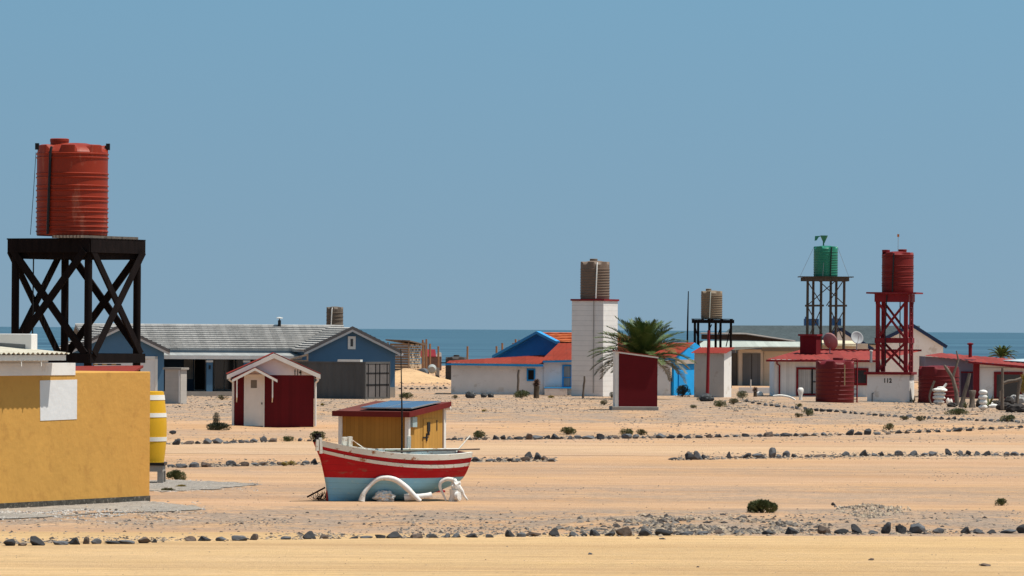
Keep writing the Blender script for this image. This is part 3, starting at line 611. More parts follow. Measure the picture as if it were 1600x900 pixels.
# ================================================================ shed 114
def front(px0, px1, py, D=None):
    p = G((px0 + px1) / 2, py); k = p.y / F
    return p, k
p114 = G(428, 668); D1 = p114.y; k1 = D1 / F; hz1 = 514.5 + .0059 * (428 - 800)
zf = lambda py: H - (py - hz1) * k1 - p114.z; xf = lambda px: (px - 428) * k1
s1 = thing('red_shed', 'dark red shed with white door, its white gable numbered 114', 'shed', p114, 4)
zE1 = zf(586); dp = 2.6
MB().box(xf(366), xf(490), 0, dp, -.1, zE1).build('wall', cRed, s1)
MB().prism([(xf(366), .0, zE1), (xf(490), .0, zE1), (xf(490), 0, zf(588) + .05), (xf(427.5), 0, zf(556)), (xf(366), 0, zf(588) + .05)], (0, dp, 0)).build('gable', M('gable_white', (.66, .62, .62), .8, .06, 2, .1), s1)
for sg, xe_, ye in ((-1, 354, 585), (1, 500, 583.5)):
    A_, B_ = Vector((xf(xe_), -.22, zf(ye))), Vector((xf(427.5), -.22, zf(551.5)))
    corr(MB(), A_, A_ + Vector((0, dp + .4, 0)), B_ + Vector((0, dp + .4, 0)), B_, .2, .014, .03, rows=1).build('roof_slope', cRedRoofB, s1)
    MB().prism([A_ + Vector((0, -.02, -.03)), B_ + Vector((0, -.02, -.03)), B_ + Vector((0, -.02, -.20)), A_ + Vector((0, -.02, -.20))], (0, .035, 0)).build('bargeboard', cWhiteTrim, s1)
    xg = xf(358 if sg < 0 else 496)
    MB().tube([(xg, -.2, zf(590)), (xg, dp + .1, zf(590))], .075, 10).build('gutter', cWhiteTrim, s1, smooth=True)
    xd = xf(364 if sg < 0 else 492.5)
    MB().tube([(xg, -.16, zf(591)), (xg, -.16, zf(594)), (xd, -.04, zf(598)), (xd, -.04, .05)], .042, 8).build('downpipe', cWhiteTrim, s1, smooth=True)
x0, x1 = xf(381), xf(413)
dr = MB().box(x0 + .05, x1 - .05, -.03, .01, .06, zf(587)).build('door', M('door_white', (.70, .67, .62), .6, .07, 2, .1, (.45, .42, .38), .30, 4), s1)
f_ = MB().box(x0, x0 + .05, -.05, .01, 0, zf(586)).box(x1 - .05, x1, -.05, .01, 0, zf(586)).box(x0 + .05, x1 - .05, -.05, .01, zf(587), zf(585)).build('door_frame', cWhiteTrim, s1)
MB().box(xf(391.5), xf(401), -.036, -.02, zf(606.5), zf(594)).build('window', M('frosted_pane', (.17, .15, .12), .3, .1, 5, 0), dr)
MB().box(xf(391), xf(401.5), -.05, -.03, zf(608), zf(606.5)).build('sill', cWhiteTrim, dr)
MB().box(x1 - .12, x1 - .085, -.06, -.03, zf(632), zf(629)).build('handle', cBlack, dr)
MB().box(x0 + .06, x1 - .06, -.045, .01, -.02, .045).build('threshold', cConc, s1)
cz = zf(573.5)
for sg, xe_, ye in ((-1, 362, 592), (1, 432.5, 592)):
    A_, B_ = Vector((xf(xe_), -.62, zf(ye))), Vector((xf(397.5), -.62, cz))
    MB().slab(A_, A_ + Vector((0, .61, 0)), B_ + Vector((0, .61, 0)), B_, .025).build('canopy_slope', cRedRoofB, s1)
    MB().prism([A_ + Vector((0, -.02, -.028)), B_ + Vector((0, -.02, -.028)), B_ + Vector((0, -.02, -.13)), A_ + Vector((0, -.02, -.13))], (0, .03, 0)).build('canopy_board', cWhiteTrim, s1)
    xh = xf(369.5 if sg < 0 else 425); MB().box(xh - .025, xh + .025, -.6, -.55, zf(621), zf(590)).build('canopy_hanger', cWhiteTrim, s1)
    MB().beam((xh, -.57, zf(620)), (xh, -.01, zf(628)), .04, .04).build('canopy_strut', cWhiteTrim, s1)
text('114', .29, cBlack, s1, (xf(464.5), -.012, zf(585.5)), (pi / 2, 0, 0), .62)
# ================================================================ yellow shed with solar panel
cYW = M('ochre_boards', (.46, .245, .055), .8, .08, 1.5, .1, boards=('y', .17, .07, .62)); cYWx = M('ochre_boards_shaded', (.36, .175, .035), .8, .08, 1.5, .1, boards=('x', .13, .07, .7))  # second copy of the ochre, darkened for the face in shade
q = G(637, 728); kq = q.y / F; th = radians(27); ysd = thing('yellow_shed', 'small ochre yellow boarded shed with a red sloping roof behind the boat', 'shed', q, -27)
wL, wR = 106 * kq / cos(th), 54 * kq / sin(th) ; wR = min(wR, 2.35)
zN, zRt = 3.8 - (646 - 513.5) * kq - q.z, 3.8 - (632 - 513.8) * (kq * 1.014) - q.z
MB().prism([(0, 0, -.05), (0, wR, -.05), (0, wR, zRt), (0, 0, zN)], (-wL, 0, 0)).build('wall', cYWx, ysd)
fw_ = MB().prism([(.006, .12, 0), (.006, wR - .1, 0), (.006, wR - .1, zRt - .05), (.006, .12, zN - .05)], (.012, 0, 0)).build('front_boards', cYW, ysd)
MB().box(.018, .034, .85, 1.75, .1, zN - .16).build('door', cYW, ysd)
for z_ in (.52, 1.02):
    MB().box(.034, .05, .80, 1.12, z_ * zN, z_ * zN + .035).box(.034, .055, 1.0, 1.06, z_ * zN - .09, z_ * zN + .13).build('hinge', cBlack, ysd) if z_ < 1 else None
MB().box(.034, .056, 1.06, 1.22, zN - .52, zN - .26).box(.034, .06, 1.1, 1.18, zN - .62, zN - .52).build('padlock', cBlack, ysd)
MB().box(.034, .045, 1.62, 1.66, zN - .5, zN - .2).build('hinge', cBlack, ysd)
for x_, y_ in ((-wL, 0), (0, 0), (0, wR)):
    MB().box(x_ - .07, x_ + .045, y_ - .045, y_ + .07, -.05, (zN if y_ < 1 else zRt) - .015).build('corner_post', cWhiteTrim, ysd)
sl_ = (zRt - zN) / wR; zq = lambda y: zN + sl_ * y + .02
rp = [(-wL - .14, -.2, zq(-.2)), (.14, -.2, zq(-.2)), (.14, wR + .12, zq(wR + .12)), (-wL - .14, wR + .12, zq(wR + .12))]
MB().prism(rp, (0, 0, .04)).build('roof', M('rusty_red_roof', (.13, .035, .026), .8, .2, 2, .2), ysd)
fb = MB(); fb.box(-wL - .17, .17, -.235, -.2, zq(-.2) - .10, zq(-.2) + .05)
fb.prism([(.14, -.2, zq(-.2) - .10), (.14, wR + .14, zq(wR + .14) - .10), (.14, wR + .14, zq(wR + .14) + .05), (.14, -.2, zq(-.2) + .05)], (.035, 0, 0)); fb.build('fascia', M('shed_fascia', (.14, .014, .011), .7, .12, 3, .1), ysd)
MB().box(.02, .10, .10, .36, zN - .38, zN - .10).build('meter_box', M('meter_box', (.33, .42, .42), .5, .1, 6, .05), ysd)
MB().tube([(.05, wR + .06, zRt - .1), (.18, wR + .1, zRt - .1)], .05, 8).build('lamp', cWhiteTrim, ysd)
cPan = M('solar_cells', (.055, .11, .20), .25, .05, 2, 0, boards=('x', .16, .04, 1.7)); pnl = thing('solar_panel', 'pair of blue solar panels on a low frame on the yellow shed roof', 'solar panel', q + Vector((0, 0, 0)), -27)
pz = lambda y: zq(y) + .10
for i in range(2):
    xa = -wL + .62 + i * .80; MB().prism([(xa, .0, pz(0)), (xa + .78, 0, pz(0)), (xa + .78, 1.75, pz(1.55)), (xa, 1.75, pz(1.55))], (0, 0, .035)).build('cells', cPan, pnl)
    fr = MB()
    for (a, b) in (((xa, 0), (xa + .78, 0)), ((xa + .78, 0), (xa + .78, 1.75)), ((xa, 1.75), (xa + .78, 1.75)), ((xa, 0), (xa, 1.75))):
        fr.beam((a[0], a[1], pz(a[1] * .886) + .022), (b[0], b[1], pz(b[1] * .886) + .022), .03, .035)
    fr.build('panel_frame', cSteel, pnl)
MB().box(-wL + .6, -wL + 2.25, .02, .06, zq(0) + .04, zq(0) + .06).box(-wL + .6, -wL + 2.25, 1.6, 1.64, zq(1.6) + .04, zq(1.6) + .06).build('mounting_rail', cBlack, pnl)  # rails coloured black to stand for the shadow gap below the panels
# ================================================================ boat
q = G(513, 783); RB = 22; LB = 3.19
boat = thing('fishing_boat', 'old wooden fishing boat, red over light blue with white rubbing strakes, aground on sand', 'boat', q, RB)
boat.rotation_euler = (radians(2.6), 0, radians(RB))
def ip(t, tab):
    for (a, b), (c, d) in zip(tab, tab[1:]):
        if t <= c: u = (t - a) / (c - a); return b + (d - b) * u
    return tab[-1][1]
def smt(tab):
    xs_ = np.array([a for a, _ in tab]); ys_ = np.array([b for _, b in tab]); co = np.polyfit(xs_, ys_, min(5, len(tab) - 1)); return lambda t: float(np.polyval(co, t))
zsF = smt([(0, 1.33), (.12, 1.225), (.3, 1.115), (.5, 1.05), (.75, 1.03), (1, 1.07)]); bF = smt([(0, .03), (.1, .25), (.25, .46), (.45, .62), (.7, .66), (1, .46)])
zkF = lambda t: .40 * max(0, (t - .45) / .55) ** 1.8
ZW = .53
def hp(t, z, side=-1, off=0.0):
    zs, zk = zsF(t), zkF(t); u = min(1, max(0, (zs - z) / (zs - zk))); p = 1.05 + 2.6 * min(1, t * 2.2); qx = .75
    wd_ = (1 - u ** p) ** qx; x = t * LB - .30 * (1 - u) ** 1.3 * max(0, 1 - t * 1.8) ** 2 - .18 * u * max(0, t - .6) / .4
    y = max(.012, bF(t) * wd_) + off
    return Vector((x - (off * 0), side * y, z))
NT, NU = 44, 12; mb = MB()
for side in (-1, 1):
    vs = []; fs = []; mi = []
    for i in range(NT + 1):
        t_ = i / NT; zs, zk = zsF(t_), zkF(t_)
        for j in range(NU + 1): vs.append(hp(t_, zs + (ZW + .03 * t_ - zs) * j / NU, side))
        for j in range(1, NU + 1): vs.append(hp(t_, ZW + .03 * t_ + (zk - ZW - .03 * t_) * (1 - (1 - j / NU) ** 1.3), side))
    n_ = 2 * NU + 1
    top = [(i * n_ + j, (i + 1) * n_ + j, (i + 1) * n_ + j + 1, i * n_ + j + 1) for i in range(NT) for j in range(NU)]
    bot = [(i * n_ + j, (i + 1) * n_ + j, (i + 1) * n_ + j + 1, i * n_ + j + 1) for i in range(NT) for j in range(NU, 2 * NU)]
    o = len(mb.v); mb.v += [tuple(v) for v in vs]; mb.f += [tuple(a + o for a in f) for f in top + bot]; mb.mi += [0] * len(top) + [1] * len(bot)
    if side < 0: tr1 = [o + NT * n_ + j for j in range(n_)]
    else: tr2 = [o + NT * n_ + j for j in range(n_)]
for j in range(2 * NU): mb.f.append((tr1[j], tr2[j], tr2[j + 1], tr1[j + 1])); mb.mi.append(0 if j < NU else 1)
cBR = M('boat_red', (.42, .005, .011), .5, .14, 1.6, .12, (.30, .06, .045), .41, 3, sz=(1, 1, 3), boards=('z', .135, .09, .80)); cBB = M('boat_blue', (.22, .46, .62), .6, .08, 1.6, .15, (.34, .50, .56), .41, 4, sz=(1, 1, 2.5), boards=('z', .135, .09, .82))
cBW = M('boat_white', (.70, .67, .59), .6, .08, 3, .2, (.33, .13, .05), .415, 6)
hull = mb.build('hull', [cBR, cBB], boat, smooth=50); sdm = hull.modifiers.new('thickness', 'SOLIDIFY'); sdm.thickness = .03; sdm.offset = 0
def strip(zt_, zb_, off, thick, name, mat, side, t0=0, t1=1, n=44):
    mb = MB(); vs = []
    for i in range(n + 1):
        t_ = t0 + (t1 - t0) * i / n; zz1, zz0 = zt_(t_), zb_(t_)
        vs += [hp(t_, zz1, side, off), hp(t_, zz0, side, off), hp(t_, zz0, side, off - thick), hp(t_, zz1, side, off - thick)]
    fs = [(4 * i + a, 4 * i + 4 + a, 4 * i + 4 + (a + 1) % 4, 4 * i + (a + 1) % 4) for i in range(n) for a in range(4)] + [(0, 1, 2, 3), (4 * n, 4 * n + 1, 4 * n + 2, 4 * n + 3)]
    mb.add(vs, fs); return mb.build(name, mat, boat, smooth=40)
for side in (-1, 1):
    strip(lambda t_: zsF(t_) + .03, lambda t_: zsF(t_) - .105 + .02 * t_, .045, .13, 'gunwale', cBW, side)
    strip(lambda t_: zsF(t_) - .20 + .02 * (1 - t_), lambda t_: zsF(t_) - .275 + .02 * (1 - t_), .035, .06, 'rubbing_strake', cBW, side)
# inner planking and floor
mb = MB()
for side in (-1, 1):
    vs = []; n = 30
    for i in range(n + 1):
        t_ = .06 + .92 * i / n
        for j in range(6): vs.append(hp(t_, zsF(t_) - .02 - j * .12, side, -.05 if bF(t_) > .1 else -.01))
    mb.add(vs, [(i * 6 + j, i * 6 + 6 + j, i * 6 + 7 + j, i * 6 + j + 1) for i in range(n) for j in range(5)])
mb.build('inner_planking', cBB, boat)
mb = MB(); vs = []
for i in range(31): t_ = .06 + .9 * i / 30; vs += [hp(t_, .55, -1, -.06), hp(t_, .55, 1, -.06)]
mb.add(vs, [(2 * i, 2 * i + 2, 2 * i + 3, 2 * i + 1) for i in range(30)]); mb.build('floorboards', cWoodGrey, boat)
for t_ in (.42, .74):
    b_ = bF(t_) - .03; MB().box(t_ * LB - .13, t_ * LB + .13, -b_, b_, zsF(t_) - .17, zsF(t_) - .13).build('thwart', cBB, boat)
MB().prism([hp(t_, zsF(t_) - .05, sd_, -.02) for t_, sd_ in ((.02, -1), (.14, -1), (.26, -1), (.26, 1), (.14, 1), (.02, 1))], (0, 0, .03)).build('foredeck', cBW, boat)
MB().prism([(-.36, 0, 1.30), (-.20, 0, 1.34), (.02, 0, .50), (.06, 0, 0), (-.02, 0, 0), (-.045, 0, .5), (-.20, 0, .95)], (0, .07, 0)).build('stem', cBR, boat)
MB().beam((-.33, -.12, 1.12), (-.33, -.12, 1.36), .06, .06).beam((-.24, -.12, 1.06), (-.26, -.12, 1.40), .06, .07).build('stem_head', cBW, boat)
MB().box(.24, .34, -.22, -.12, 1.18, 1.42).box(.36, .45, -.24, -.14, 1.12, 1.43).build('bitt', cBW, boat)
MB().tube([(.42, -.2, 1.38), (.78, -.3, 1.13)], .012, 5).build('stay', cBW, boat)
mb = MB()
for i in range(14): mb.tube([Vector((-.36 + rnd.uniform(-.03, .16), rnd.uniform(-.12, .05), 1.30 + .04 * rnd.random())) for _ in range(3)] + [Vector((-.3 + rnd.uniform(-.08, .1), 0, 1.45 + .04 * rnd.random()))], .022, 6)
solo_ = mb.build('rope_bundle', cWoodDark, boat)
MB().box(1.88, 1.95, .10, .18, .6, 1.42).build('post', cBW, boat)
antt = 1.60; MB().tube([(antt, -.28, .75), (antt - .02, -.28, 1.9), (antt - .09, -.30, 3.38)], [.028, .020, .009], 8).build('antenna', cBlack, boat, smooth=True)
for k_, (a, b2) in enumerate((((1.15, -.42, 1.11), (3.45, -.25, 1.15)), ((1.2, -.30, 1.12), (2.6, .1, 1.12)), ((1.05, -.1, 1.14), (3.2, .38, 1.11)))):
    MB().tube([a, b2], .018, 6).build('pole', [cWoodGrey, M('green_pole', (.13, .15, .09), .7, .1), cBW][k_], boat)
MB().tube([(2.95, -.1, 1.08), (3.35, .1, 1.42)], .014, 6).build('whip', cBW, boat)
MB().box(.35, .75, -.03, .03, -.005, .05).build('keel', cBB, boat)
wood = G(682, 768)
solo(MB().box(-.16, .10, -.10, .10, .05, .24).box(-.20, .14, -.14, .14, -.02, .05), 'hull_chock', M('red_block', (.35, .02, .02), .8, .2, 5, .3, (.5, .45, .4), .4), 'dull red and white wooden chock under the stern of the boat', 'chock', G(684, 769), 20, bevel=.01)
ad = G(500, 782); mb = MB()
mb.tube([(-.30, .5, .06), (.1, .1, .28)], .02, 6)
for _ in range(60): a = rnd.uniform(0, 6.28); x_ = rnd.uniform(-.15, .2); y_ = rnd.uniform(-.1, .6); mb.tube([(x_, y_, 0), (x_ + .10 * cos(a), y_ + .1 * sin(a), rnd.uniform(.04, .22))], .006, 4)
solo(mb, 'dead_branch', cWoodDark, 'dark dead twiggy branch lying behind the bow of the boat', 'branch', ad)
# ---- whale bones
kb = G(600, 784).y / F
def bone(name, label, pts, rad, base, n=12, sq=1, mat=None, cat='bone', D=None):
    b0 = G(*base); k = b0.y / F; hz = 514.5 + .0059 * (base[0] - 800)
    pp = [Vector(((x - base[0]) * k, dy, (base[1] - y) * k)) for x, y, dy in pts]
    # smooth (Catmull-Rom)
    out_, rr = [], []
    for i in range(len(pp) - 1):
        a, b, c, d = pp[max(i - 1, 0)], pp[i], pp[i + 1], pp[min(i + 2, len(pp) - 1)]
        for s in range(5):
            u = s / 5; out_.append(.5 * ((2 * b) + (c - a) * u + (2 * a - 5 * b + 4 * c - d) * u * u + (3 * b - a - 3 * c + d) * u ** 3)); rr.append(rad[i] + (rad[i + 1] - rad[i]) * u)
    out_.append(pp[-1]); rr.append(rad[-1]); mb = MB().tube(out_, rr, n, sq=sq)
    return mb, b0
mb, b0 = bone('', '', [(565, 783, 0), (568, 772, 0), (577, 760, .02), (590, 749, .03), (604, 747, .04), (620, 751, .03), (636, 763, 0), (648, 775, -.03), (657, 783, -.05)], [.075, .055, .045, .050, .058, .062, .066, .055, .045], (610, 784))
solo(mb, 'whale_rib', cBoneW, 'big arched white whale rib standing before the blue hull of the boat', 'bone', b0, smooth=60)
def lump(r, sub=3, amp=.25, sc=(1, 1, 1), seed=0):
    bm = bmesh.new(); bmesh.ops.create_icosphere(bm, subdivisions=sub, radius=r); rr = random.Random(seed)
    from mathutils import noise as nz
    for v in bm.verts:
        n1_ = nz.noise(v.co * (2.2 / r) + Vector((seed, 0, 0))); n2_ = nz.noise(v.co * (5 / r) + Vector((seed, 3, 0)))
        v.co *= 1 + amp * n1_ + amp * .6 * n2_; v.co = Vector((v.co.x * sc[0], v.co.y * sc[1], v.co.z * sc[2]))
    mb = MB(); mb.add([v.co.copy() for v in bm.verts], [tuple(v.index for v in f.verts) for f in bm.faces]); bm.free(); return mb
mb = lump(.17, 4, .45, (1.25, .9, .75), 3); b0 = G(600, 783); o = solo(mb, 'whale_skull_piece', cBoneW, 'knobbly white whale bone lump beneath the arched rib', 'bone', b0 + Vector((0, -.2, .10)), smooth=30)
mb, b0 = bone('', '', [(632, 778, 0), (640, 777, 0), (655, 776, .05), (668, 775, .08), (674, 774, .1)], [.085, .078, .062, .070, .078], (650, 784)); solo(mb, 'whale_limb_bone', cBoneW, 'thick white bone lying flat on the sand right of the arched rib', 'bone', b0, smooth=60)
vt = thing('whale_vertebra', 'white whale vertebra with long curved spines standing below the boat stern', 'bone', G(706, 783.5))
mb, b0 = bone('', '', [(699, 778, 0), (698, 766, 0), (692, 756, 0), (690, 748, 0), (697, 743, 0), (706, 744, .02), (710, 750, .02)], [.02, .022, .03, .04, .045, .05, .055], (706, 778))
mb.v = [(x - .02 - .0, y, z) for x, y, z in mb.v]; mb = mb if True else None
mb2, _ = bone('', '', [(697, 777, 0), (693, 768, 0), (688, 757, 0), (689, 749, 0), (698, 744, 0), (708, 745, 0)], [.018, .024, .034, .04, .045, .05], (706, 778)); mb2.build('spine', cBoneW, vt, smooth=60)
mb2, _ = bone('', '', [(708, 744, 0), (714, 753, 0), (721, 762, 0), (724, 768, .0), (730, 776, 0)], [.04, .06, .045, .03, .022], (706, 778)); mb2.build('spine', cBoneW, vt, smooth=60)
mb2, _ = bone('', '', [(709, 744, .05), (711, 752, .05), (713, 762, .05)], [.05, .075, .06], (706, 778)); mb2.build('neural_arch', cBoneW, vt, smooth=60)
mb2 = MB().tube([(.02, .02, .0), (.04, .0, .12), (.05, .0, .26)], [.10, .085, .105], 14); mb2.build('centrum', cBoneW, vt, smooth=40)
MB().tube([(.10, -.06, .12), (.17, -.10, .12)], [.10, .10], 14).build('disc', cBoneW, vt, smooth=40)
lm_ = lump(.10, 3, .5, (1.1, .8, 1.2), 21); lm_.v = [(x + .09, y, z + .34) for x, y, z in lm_.v]; lm_.build('process', cBoneW, vt, smooth=40)
# ================================================================ white house with blue trim
wh = thing('white_house', 'low white house with red metal roofs, bright blue windows, left of the white tower', 'house', G(705, 624))
Ow = wh.location.copy(); Dw = 263.0
def Q(px, py, D): return P(px, py or 580, D) - Ow
def poly(pts, vec, name, mat, par): return MB().prism(pts, vec).build(name, mat, par)
zt1 = Q(705, 566, Dw).z; zt2 = Q(848, 568, Dw).z
poly([(Q(705, 0, Dw).x, Dw - Ow.y, -.3), (Q(849, 0, Dw).x, Dw - Ow.y, -.3), (Q(849, 0, Dw).x, Dw - Ow.y, zt2 - .02), (Q(705, 0, Dw).x, Dw - Ow.y, zt1 - .02)], (0, 4.2, 0), 'wall', cWhiteWall, wh)
zw = Q(870, 562, Dw).z
MB().box(Q(848.5, 0, Dw).x, Q(1048, 0, Dw).x, Dw - Ow.y - .0, Dw - Ow.y + 5, -.3, zw - .03).build('wing_wall', cWhiteWall, wh)
corr(MB(), Q(697, 567, Dw - .4), Q(849, 568.5, Dw - .4), Q(874, 553, Dw + 5), Q(702, 563.5, Dw + 5), .25, .005, .03).build('lean_roof', cRedRoof, wh)
poly([Q(697, 567.8, Dw - .42), Q(849, 569.3, Dw - .42), Q(849, 573, Dw - .42), Q(697, 570.5, Dw - .42)], (0, .06, 0), 'fascia', cBlueTrim, wh)
corr(MB(), Q(845, 563, Dw - .4), Q(1054, 559, Dw - .4), Q(1086, 535, Dw + 3.2), Q(873, 536, Dw + 3.2), .25, .005, .03).build('main_roof', cRedRoof, wh)
poly([Q(848, 564, Dw - .41), Q(1053, 560, Dw - .41), Q(1053, 562.5, Dw - .41), Q(848, 566.5, Dw - .41)], (0, .05, 0), 'fascia', cBlueTrim, wh)
fw2 = lambda a, b_, c_, d_, D, fm, gm, nv=1, **kw: frame_win(wh, Q(a, 0, D).x, Q(b_, 0, D).x, D - Ow.y - .002, Q(0 + (a + b_) / 2, d_, D).z, Q((a + b_) / 2, c_, D).z, fm, gm, .08, nv, **kw)
fw2(823, 836.5, 576, 595.5, Dw, cBlueTrim, cDark); fw2(878.5, 894, 570, 606, Dw, cBlueTrim, cCurtain, name='window', hb=.45)
xa_, xb_ = Q(851, 610, Dw - 1).x, Q(886, 610, Dw - 1).x
MB().box(xa_, xb_, Dw - Ow.y - 1.3, Dw - Ow.y - .01, -.3, Q(860, 607, Dw - 1).z).build('porch_wall', cWhiteWall, wh)
MB().box(xa_ - .03, xb_ + .25, Dw - Ow.y - 1.33, Dw - Ow.y - .01, Q(860, 607, Dw - 1).z + .002, Q(860, 605.6, Dw - 1).z).build('coping', cBlueTrim, wh)
# dark blue gable, orange tiles
ga = [Q(774, 559, Dw + 8.5), Q(843.5, 521, Dw + 5.2), Q(874, 536.5, Dw + 3.3)]
poly([ga[0], ga[1], ga[2], (ga[2].x, ga[2].y, .5), (ga[0].x, ga[0].y, .5)], (.12, .10, 0), 'blue_gable', cDeepBlue, wh)
for a, b2 in ((ga[0], ga[1]), (ga[1], ga[2])): MB().beam(a + Vector((-.09, -.14, .05)), b2 + Vector((-.09, -.14, .05)), .26, .15).build('bargeboard', M('light_blue_paint', (.04, .27, .55), .8, .05), wh)
e_ = Vector((cos(radians(12)), sin(radians(12)), 0)) * 4.6
cOrT = M('orange_roof_tiles', (.45, .115, .04), .85, .15, 2, .2, (.30, .09, .05), .4, 5)
mb = tiles(MB(), ga[2] + Vector((0, 0, .06)), ga[2] + e_ + Vector((0, 0, .06)), ga[1] + e_ + Vector((0, 0, .06)), ga[1] + Vector((0, 0, .06)), 6, .06, seg=24, jit=.02)
mb.prism([ga[2], ga[2] + e_, ga[1] + e_, ga[1]], (0, 0, -.06)); mb.prism([ga[0], ga[0] + e_, ga[1] + e_, ga[1]], (0, 0, .03)); mb.build('tiled_roof', cOrT, wh)
# right blue gable end
gb = [Q(1053, 560, Dw - .1), Q(1086, 535.5, Dw + 3.1), Q(1120, 560, Dw + 6.3)]
cSky = M('sky_blue_paint', (.012, .30, .66), .75, .06, 2, .05)
poly([(gb[0].x, gb[0].y, -.3), (gb[2].x, gb[2].y, -.3), gb[2], gb[1], gb[0]], (-.12, .12, 0), 'blue_end_wall', cSky, wh)
MB().beam(gb[0].lerp(gb[2], .02) + Vector((.06, -.04, -.18)), gb[0].lerp(gb[2], .98) + Vector((.06, -.04, -.18)), .10, .22).build('lintel', M('tan_beam', (.40, .32, .26), .8, .1), wh)
dd_ = (gb[2] - gb[0]).normalized(); nn_ = Vector((dd_.y, -dd_.x, 0)); a = Vector((gb[0].x, gb[0].y, 0)) + dd_ * .65 + nn_ * .01
poly([a, a + dd_ * 1.0, a + dd_ * 1.0 + Vector((0, 0, 1.3)), a + Vector((0, 0, 1.3))], nn_ * .05, 'door', cBlueTrim, wh)
yw_ = thing('yard_wall', 'low pale block wall beside the palm and blue gable end', 'wall', G(1047, 617), -40)
MB().box(-.9, 0, 0, .2, -.1, .95).build('front_wall', cWhiteWall, yw_); MB().box(-.19, .002, .2, 1.1, -.1, .95).build('return_wall', cWhiteWall, yw_)
# ================================================================ white block tower and tank
q = P(942, 623, 257.5); q.z = terrain(q.x, q.y); kq = q.y / F; th = math.atan2(23.5, 49); sd_ = math.hypot(49, 23.5) * kq
cBlk = M('white_blockwork', (.70, .665, .635), .85, .06, 2, .3, (.56, .52, .48), .30, 3, boards=('z', .27, .13, .84))
wt = thing('block_tower', 'tall square white blockwork tower with a dark red cap carrying a brown tank', 'tower', q, -math.degrees(th))
zc = 3.8 - (470 - 515.2) * kq - q.z; MB().box(-sd_, 0, 0, sd_, -.1, zc).build('shaft', cBlk, wt)
MB().box(-sd_ - .06, .06, -.06, sd_ + .06, zc, zc + .10).build('cap', cRedTrim, wt)
MB().tube([(-.55, -.05, .2), (-.55, -.05, zc)], .022, 6).build('pipe', M('pipe_grey', (.28, .26, .24), .7, .1), wt)
cx_ = q + Vector((cos(-th) * -sd_ / 2 - sin(-th) * sd_ / 2, sin(-th) * -sd_ / 2 + cos(-th) * sd_ / 2, 0))
tank('brown_water_tank', 'brown ribbed water tank on top of the white block tower', (cx_.x, cx_.y, q.z + zc + .103), 22.8 * kq, (469 - 409) * kq, [.08, .15, .22, .29, .36, .43, .50, .57, .64, .71, .78], M('brown_plastic_b', (.165, .115, .085), .6, .07, 1.5, .05, (.26, .20, .16), .27, 4), 0, (.06, .035), cWhiteTrim, lidoff=(-.1, 0))
# ================================================================ red lean-to box
q = G(1027, 641); kq = q.y / F
lb = thing('red_leanto', 'dark red windowless block shed with sloping roof on a concrete plinth by the palm', 'shed', q, 3)
wz = 60.5 * kq; zl, zr_ = 3.8 - (551.5 - 515.8) * kq - q.z, 3.8 - (560 - 515.8) * kq - q.z; zb_ = 3.8 - (635 - 515.8) * kq - q.z
MB().prism([(-wz, 0, zb_ - .01), (0, 0, zb_ - .01), (0, 0, zr_), (-wz, 0, zl)], (0, 1.5, 0)).build('wall', M('oxblood_render', (.115, .006, .009), .85, .10, 1.6, .15, boards=('z', .25, .03, .9)), lb)
MB().prism([(-wz - .16, .02, zb_), (-wz - .003, .02, zb_), (-wz - .003, .02, zl), (-wz - .16, .02, zl)], (0, 1.46, 0)).build('white_side', cWhiteTrim, lb)
MB().prism([(-wz - .16, -.06, zl + .003), (.04, -.06, zr_ + .003), (.04, -.06, zr_ + .07), (-wz - .16, -.06, zl + .075)], (0, 1.62, 0)).build('roof', cWhiteTrim, lb)
MB().prism([(-wz - .2, -.09, zl + .078), (.07, -.09, zr_ + .073), (.07, -.09, zr_ + .11), (-wz - .2, -.09, zl + .115)], (0, 1.7, 0)).build('roof_sheet', cRedRoofB, lb)
MB().box(-wz - .32, .05, -.18, 1.75, -.15, zb_ - .011).build('plinth', cConc, lb, bevel=.02)
# ================================================================ right-hand cluster
def zz(px, py, D): return P(px, py, D).z
cBig = M('oxblood_plastic', (.13, .007, .009), .55, .08, 1.5, .04, (.17, .015, .016), .28, 3, spec=.25)
# white shed with red roof and pole
q = G(1131, 621); D_ = q.y; k = D_ / F
ws = thing('white_shed', 'small white shed with a red corrugated roof beside a red pole', 'shed', q, -18)
hz_ = 514.5 + .0059 * 330; zt_ = 3.8 - (551 - hz_) * k - q.z; wx, wy = 46 * k / cos(radians(18)), 13.5 * k / sin(radians(18))
zb2 = 3.8 - (545 - hz_) * k - q.z
MB().prism([(-wx, 0, -.1), (0, 0, -.1), (0, 0, zt_ - .03), (-wx, 0, zt_ - .03)], (0, .001, 0)).prism([(0, 0, -.1), (0, wy, -.1), (0, wy, zb2 - .1), (0, 0, zt_ - .03)], (-wx, 0, 0)).build('wall', cWhiteWall, ws)
corr(MB(), (-wx - .15, -.2, zt_ - .03), (.18, -.2, zt_ - .03), (.18, wy + .15, zb2 + .07), (-wx - .15, wy + .15, zb2 + .07), .13, .02, .03, nsub=4).build('roof', cRedRoofB, ws)
pb = G(1104, 622); solo(MB().tube([(0, 0, -.2), (.06, 0, 3.8 - (523 - hz_) * pb.y / F)], [.095, .075], 12), 'red_pole', cRedTrim, 'tall dark red pole standing in front of the small white shed', 'pole', pb - Vector((0, .9, 0)), smooth=True)
pb = G(1073, 605); pb = P(1073, 560, 300); solo(MB().tube([(0, 0, 0), (.05, 0, zz(1074, 500, 300)), (.08, 0, zz(1075, 455, 300))], [.07, .05, .03], 6), 'thin_pole', cWoodDark, 'tall thin dark pole alone against the sea right of the palm', 'pole', (pb.x, 300, 0))
